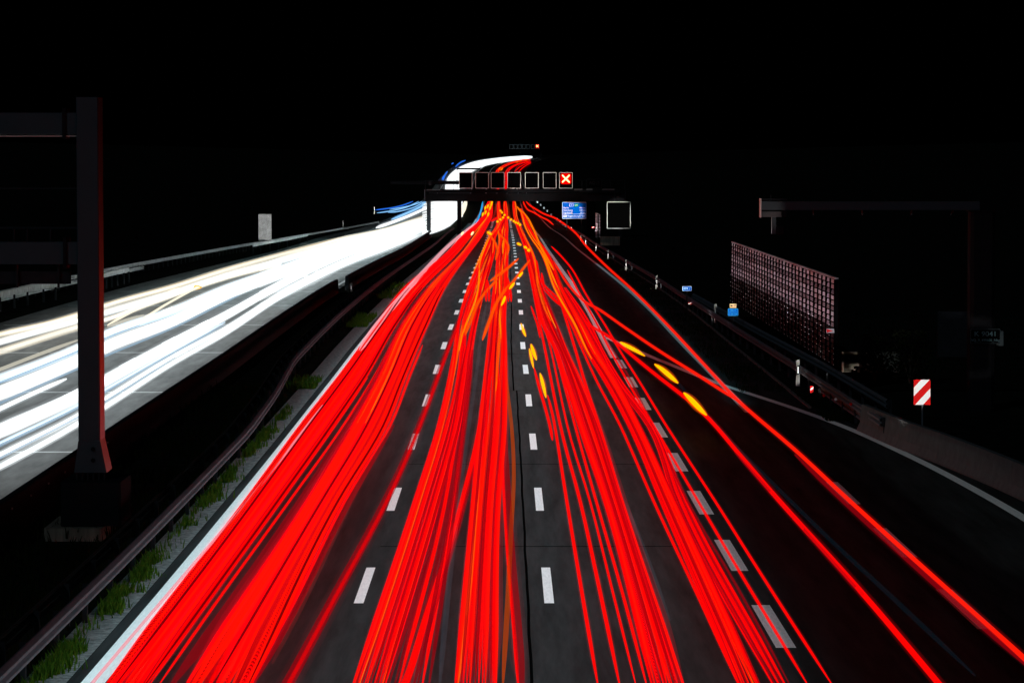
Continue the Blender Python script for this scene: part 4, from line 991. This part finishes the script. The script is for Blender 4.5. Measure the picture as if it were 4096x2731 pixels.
def striped_panel(x, y, d, wpx, hpx, label, name='marker_panel', bars=2, cat='hazard marker', post=True, group=None):
    q = W(x, y, d); k = d / F_PX; w, h = wpx * k, hpx * k; zg = rz(d) - 0.07
    b = Vector((q.x, q.y, zg)) if post else q
    t = thing(name, b, label, cat, group); zc = q.z - b.z
    plate(w, h, 0.02, 0.02, 0, zc).build('panel', RED, t)
    m = MB(); y_ = -0.024
    if bars == 2: polys = [[(-.5, -.17 + .02), (-.5, .18), (-.06, .5), (.46, .5)], [(-.42, -.5), (.5, .16), (.5, -.17), (.06, -.5)]]
    else: polys = [[(-.5, -.45), (-.1, -.45), (.5, .45), (.1, .45)]] if w > h else [[(-.48, -.28), (-.48, .1), (.48, .42), (.48, .05)]]
    if bars == 2: polys[0] = [(-.5, -.16), (.46, .5), (-.06, .5), (-.5, .18)]
    for pl in polys: m.add([(a * w, y_, zc + b_ * h) for a, b_ in pl], [tuple(range(len(pl)))])
    m.build('white_stripes', WHITE, t)
    if post: MB().bar((0.02, 0.04, 0), (0.02, 0.04, zc + h * 0.4), 0.03, 8).build('post', STEEL, t)
    return t, q
_, q_haz = striped_panel(3688, 1568, 105.5, 67, 101, 'large red and white diagonal striped marker behind the concrete barrier')
_, q_m1 = striped_panel(3247, 1556, 121, 14, 26, 'small upright red and white marker on the guardrail end', post=False, bars=1)
_, q_m2 = striped_panel(2761, 1213, 190, 18, 10, 'small flat red and white marker on the long verge guardrail', post=False, bars=1)
for x, y, d, m_, lab in ((3296, 1582, 118, RED, 'round red reflector on the guardrail before the barrier, left of two'), (3343, 1597, 114, WHITE, 'round white reflector on the guardrail before the barrier'), (3404, 1616, 109, RED, 'round red reflector on the guardrail before the barrier, right of two')):
    q = W(x, y, d); o = MB().tube([(0, 0.03, 0), (0, -0.01, 0), (0, -0.03, 0)], [0.05, 0.05, 0.03], 12).build('reflector', m_); o.location = q
    tag(o, lab, 'reflector'); beam(q, 14, 85, 0.12)

def delineator(x, y, d, h=1.05):
    q = W(x, y, d); base = Vector((q.x, q.y, q.z - h))
    t = thing('delineator_post', base, 'white delineator post', 'delineator post', 'delineator posts along the right verge')
    m = MB(); w = 0.075
    m.add([(-w, -0.05, 0), (w, -0.05, 0), (w, 0.06, 0), (-w, 0.06, 0), (-w, -0.05, h - 0.05), (w, -0.05, h), (w, 0.06, h), (-w, 0.06, h - 0.05)],
          [(0,3,2,1),(4,5,6,7),(0,1,5,4),(1,2,6,5),(2,3,7,6),(3,0,4,7)]); m.build('post', PLASTIC, t)
    MB().add([(-w * 1.02, -0.053, h * 0.40), (w * 1.02, -0.053, h * 0.48), (w * 1.02, -0.053, h * 0.80), (-w * 1.02, -0.053, h * 0.72)], [(0, 1, 2, 3)]).build('dark_band', BLACK, t)
    plate(0.062, 0.25, 0.02, 0.012, 0, h * 0.60, y=-0.056).build('reflector', WHITE, t)
    return t, base + Vector((0, 0, h * 0.62))
for i, (x, y, d) in enumerate(((3192, 1436, 128), (2861, 1214, 180), (2626, 1102, 235), (2504, 1039, 290), (2432, 1001, 340), (2384, 974, 388), (2343, 953, 430), (2323, 941, 460))):
    t, c = delineator(x, y, d)
    t['label'] = ('white delineator post nearest the camera, above the ramp guardrail', 'white delineator post left of the sand and blue notice', 'white delineator post left of the blue kilometre sign', 'white delineator post fourth nearest along the verge',
                  'white delineator post fifth nearest along the verge', 'white delineator post sixth nearest along the verge', 'white delineator post right of the far bend, seventh nearest', 'white delineator post eighth nearest, by the outer red trail')[i]
    beam(c, 16, 110, 0.55, side=6.0)
for i, (x, y) in enumerate(((2285, 911), (2265, 905), (2241, 885), (2228, 876), (2205, 858), (2189, 844), (2176, 832), (2163, 820), (2150, 808))):
    d = px(x, y).y * 0.95; q = W(x, y, d)
    k = d / F_PX; o = plate(6.5 * k, 8 * k, 2.4 * k, 0.05).build('verge_reflector', mat('cool_reflector', (0.7, 0.9, 0.95), 0.5)); o.location = q
    tag(o, 'tiny bluish verge reflector in the far row curving under the gantry', 'reflector', 'far verge reflectors'); beam(q, 25, 150, 1.2, side=6.0)
t, c = delineator(1405, 1130, 232, 0.9); t['label'] = 'white delineator post in the gap of the median wall'; t['group'] = 'delineator posts elsewhere'; beam(c, 16, 26, 0.6, side=-6)
t, c = delineator(1372, 882, 480, 0.9); t['label'] = 'slim pale post beyond the oncoming guardrail'; t['group'] = 'delineator posts elsewhere'; beam(c, 12, 20, 0.6, side=-26)
t, c = delineator(1498, 828, 620, 1.3); t['label'] = 'bright white post at the start of the blue slip road trails'; t['group'] = 'delineator posts elsewhere'; beam(c, 12, 190, 1.2, side=-26)

# added narrow spots that make the signs shine in place of retroreflection
beam(q_km, 16, 40, 0.5, side=6); beam(q_st, 14, 44, 0.6, side=6); beam(q_haz, 12, 36, 0.62, side=9); beam(q_m1, 12, 60, 0.2, side=8); beam(q_m2, 14, 60, 0.2, side=6)
beam(bs.location + Vector((-0.8, 0, -0.5)), 30, 44, 2.5, side=4.0)
beam(W(2200, 721, DO), 60, 26, 8.0, side=2.0, blend=0.6)
beam(W(1960, 721, DO), 60, 26, 7.5, side=-3.0, blend=0.6)
beam(W(2475, 861, DO), 45, 34, 2.9, side=5.0, blend=0.4)

# ------------------------------------------------------------------ screens
def louvre_screen(name, x_road, d0, d1, z_top_px, height, label, cols, rows, cat='screen wall'):
    b = Vector((x_road, d0, rz(d0) - 0.07)); t = thing(name, b, label, cat); Ld = d1 - d0
    ztop = lambda u: W(0, z_top_px[0] + 0, d0).z * (1 - u) + W(0, z_top_px[1], d1).z * u - b.z
    m = MB()
    for i in range(cols + 1):
        u = i / cols; z = ztop(u); y = Ld * u
        m.box((-0.09, y - 0.13, z - height), (0.06, y + 0.13, z - 0.02))
    m.build('uprights', BLACK, t)
    m = MB()
    m.add([(-0.05, 0, ztop(0)), (-0.05, Ld, ztop(1)), (0.08, Ld, ztop(1)), (0.08, 0, ztop(0)), (-0.05, 0, ztop(0) + 0.05), (-0.05, Ld, ztop(1) + 0.05), (0.08, Ld, ztop(1) + 0.05), (0.08, 0, ztop(0) + 0.05)],
          [(0,3,2,1),(4,5,6,7),(0,1,5,4),(1,2,6,5),(2,3,7,6),(3,0,4,7)]); m.build('top_rail', LOUVRE, t)
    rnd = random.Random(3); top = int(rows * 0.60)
    for part, rr, mt_ in (('lit_louvres', [r for r in range(top) if r % 3 != 2], LOUVRE), ('dimmed_louvres', [r for r in range(top) if r % 3 == 2], LOUVRE_DIMMED), ('shaded_louvres', range(top, rows), LOUVRE_SHADED)):  # row brightness and the unlit lower part are put into the louvre colours
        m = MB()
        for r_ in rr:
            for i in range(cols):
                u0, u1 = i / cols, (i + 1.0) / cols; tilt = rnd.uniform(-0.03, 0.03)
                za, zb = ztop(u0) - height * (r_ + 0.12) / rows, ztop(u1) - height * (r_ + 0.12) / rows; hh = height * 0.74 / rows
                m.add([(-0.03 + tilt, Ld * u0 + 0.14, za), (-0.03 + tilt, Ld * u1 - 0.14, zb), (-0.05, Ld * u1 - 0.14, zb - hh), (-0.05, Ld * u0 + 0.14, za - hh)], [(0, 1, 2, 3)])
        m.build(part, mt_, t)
    m = MB(); m.add([(0.10, 0, ztop(0)), (0.10, Ld, ztop(1)), (0.10, Ld, ztop(1) - height), (0.10, 0, ztop(0) - height)], [(0, 1, 2, 3)]); m.build('backing', LOUVRE_SHADED, t)
    m = MB()
    for i in range(cols + 1):
        u = i / cols
        for r_ in range(int(rows * 0.52), rows, 1):
            if rnd.random() < 0.62:
                z = ztop(u) - height * (r_ + 0.6) / rows; y = Ld * u
                m.box((-0.112, y - 0.03, z - 0.016), (-0.092, y + 0.03, z + 0.016))
    m.build('bolt_heads', WHITE, t)
    return t
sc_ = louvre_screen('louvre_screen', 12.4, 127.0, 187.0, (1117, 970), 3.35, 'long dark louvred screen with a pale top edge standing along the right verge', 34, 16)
mid = Vector((12.4, 150, rz(150) + 2.75))
for d in (96, 105, 114, 123, 132, 141, 150, 159):
    beam((12.4, d + 26, rz(d + 26) + 2.95), 26, 36, 1.7, src=(3.0, d - 8, rz(d) + 1.1), color=(0.90, 0.86, 1.0), blend=1.0)  # unseen spots added to brighten the upper louvres
t, _ = striped_panel(3321, 1323, 126.5, 31, 17, 'small dim red arrow plate at the near end of the louvred screen', post=False, bars=1)
for ch in list(t.children):
    if ch.name.startswith('white'): bpy.data.objects.remove(ch)
t.children[0].name = 'panel'; t.children[0].data.materials[0] = mat('dull_white', (0.3, 0.3, 0.3), .6)
kq = 126.5 / F_PX
MB().add([(-14 * kq, -0.024, 7 * kq), (-14 * kq, -0.024, -7 * kq), (12 * kq, -0.024, 0)], [(0, 1, 2)]).build('arrow', RED, t)
beam(t.location, 14, 3.0, 0.5, side=7)
# a far piece of the same kind of screen, seen almost end on
q = W(2388, 903, 455); t = louvre_screen('far_screen', q.x, 449, 462, (856, 853.5), 3.4, 'narrow far louvred screen beside the square message sign', 1, 16)
fm = MB()
for r_ in range(16):
    z = -r_ * 0.2
    fm.box((-0.35, -0.05, W(0, 856, 449).z - t.location.z - 0.14 + z), (0.28, -0.02, W(0, 856, 449).z - t.location.z - 0.05 + z))
fm.build('end_slats', LOUVRE, t)
beam(Vector((q.x, 449, W(0, 890, 449).z)), 25, 12, 1.5, side=6, color=(1, 0.8, 0.85))
striped_panel(2372, 909.5, 448, 12, 6.5, 'small bright red and white plate left of the narrow far screen', post=False, bars=1); beam(W(2372, 909.5, 448), 20, 60, 0.6, side=6)
# mesh screen beyond the oncoming lanes
q = W(1060, 963, 400); ms = thing('mesh_screen', q, 'pale upright mesh panel beyond the oncoming carriageway', 'mesh screen'); km = 400 / F_PX
m = MB()
for i in range(15): m.box((-25 * km + 50 * km * i / 14 - 0.015, -0.02, 0), (-25 * km + 50 * km * i / 14 + 0.015, 0.02, 105 * km))
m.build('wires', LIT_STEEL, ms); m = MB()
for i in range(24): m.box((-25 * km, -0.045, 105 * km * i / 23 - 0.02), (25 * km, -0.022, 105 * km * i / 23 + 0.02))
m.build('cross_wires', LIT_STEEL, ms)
beam(q + Vector((0, 0, 1.8)), 30, 40.0, 2.4, side=-24)

# concrete stubs and shrubs on the right slope
def block(name, x0, y0, x1, y1, d, depth, material, label):
    a, b = W(x0, y1, d), W(x1, y0, d); o = Vector((a.x, d, a.z))
    ob = MB().box((0, 0, 0), (b.x - a.x, depth, b.z - a.z), 0.03).build(name, material); ob.location = o
    return tag(ob, label, 'wall')
block('concrete_wall', 3370, 1408, 3600, 1535, 139, 0.5, CONCRETE_STAIN, 'stained concrete wall stub behind the guardrail, right of the screen')
block('concrete_wall', 3750, 1247, 3880, 1560, 150, 0.5, STEEL_DARK, 'dim upper concrete wall left of the mast')
block('concrete_wall', 2401, 946, 2480, 985, 430, 0.6, CONCRETE_STAIN, 'small far concrete wall below the square message sign')
beam(W(3410, 1440, 139), 25, 0.85, 1.3, side=5, blend=1.0); beam(W(3800, 1320, 150), 30, 0.25, 1.6, side=5, blend=1.0); beam(W(2420, 965, 430), 20, 1.8, 1.0, side=6, blend=0.9)
lane_light(9.6, 0.4, [(70, 112, 1.0)], 0.28, 0.6, (0.92, 1.0, 0.97), side='right')  # unseen strip added to brighten the concrete barrier
def shrub(x, y, d, r, label):
    q = W(x, y, d); q.z = rz(d) - 0.05; t = thing('shrub', q, label, 'shrub'); rnd = random.Random(int(x)); m = MB()
    for _ in range(700):
        a, e, rr = rnd.uniform(0, 6.28), rnd.uniform(0, 1), r * rnd.uniform(0.35, 1.0)
        c = Vector((math.cos(a) * rr * (1 - e * .5), math.sin(a) * rr * (1 - e * .5), e * r * 1.6 + 0.2)); s = rnd.uniform(0.05, 0.11)
        u = Vector((rnd.gauss(0, 1), rnd.gauss(0, 1), rnd.gauss(0, 1))).normalized(); v = u.orthogonal().normalized()
        m.add([c - u * s, c + v * s * .6, c + u * s, c - v * s * .6], [(0, 1, 2, 3)])
    m.build('crown', LEAF, t)
    m = MB()
    for k in range(4):
        a = k * 1.57; m.tube([(0, 0, -0.05), (math.cos(a) * .2, math.sin(a) * .2, r * 0.6), (math.cos(a) * .5 * r, math.sin(a) * .5 * r, r * 1.3)], [0.04, 0.03, 0.01], 5)
    m.build('stems', BARK, t)
shrub(3500, 1540, 134, 1.0, 'dark leafy shrub growing against the stained concrete wall stub')
shrub(3640, 1560, 132, 1.2, 'dark leafy shrub between the wall stub and the striped marker')

# ------------------------------------------------------------------ grass
def grass(name, n, sfun, drange, hgt, seed, label, material=GRASS, thin=-0.7):
    rnd = random.Random(seed); m = MB()
    for _ in range(n):
        d = drange[0] + (drange[1] - drange[0]) * rnd.random() ** 1.5
        cl = math.sin(d * 0.9) + math.sin(d * 0.37 + 1) + 0.6 * math.sin(d * 2.3)
        if cl < thin and rnd.random() < 0.93: continue
        if thin > -0.5: d += 0.0
        s = sfun(d, rnd); p = P(s, d, -0.01)
        h = hgt * rnd.uniform(0.35, 1.1); a = rnd.uniform(0, 6.28); w = 0.012 + h * 0.035; ln = rnd.uniform(0.1, 0.5) * h
        u = Vector((math.cos(a), math.sin(a), 0)); v = Vector((-u.y, u.x, 0))
        m.add([p - v * w, p + v * w, p + u * ln * .4 + v * w * .6 + Vector((0, 0, h * .6)), p + u * ln + Vector((0, 0, h)), p + u * ln * .4 - v * w * .6 + Vector((0, 0, h * .6))], [(0, 1, 2, 3, 4)])
    o = m.build(name, material); o['kind'] = 'stuff'; o['label'] = label; o['category'] = 'grass'
grass('grass', 9500, lambda d, r: -8.66 + abs(r.gauss(0, 0.15 + 0.10 * math.sin(d * 1.7) * math.sin(d * 0.6))), (50, 118), 0.26, 1, 'green grass tufts growing through the median paving', thin=0.1)
grass('median_grass', 9000, lambda d, r: r.uniform(-12.2, -8.9), (50, 130), 0.35, 2, 'dark rough grass around the foot of the tall post', GRASS_UNLIT)
grass('verge_grass', 9000, lambda d, r: r.uniform(8.1, 9.85) if d > 126 else r.uniform(10.0, 10.9), (112, 420), 0.22, 3, 'dark grass on the right verge before the guardrail', GRASS_UNLIT)
for d0, d1, seed in ((128, 133, 5), (176, 190, 6), (215, 250, 7)):
    grass('weed_patch', 900, lambda d, r: r.uniform(-9.3, -8.2), (d0, d1), 0.30, seed, 'green weed patch on the median paving')
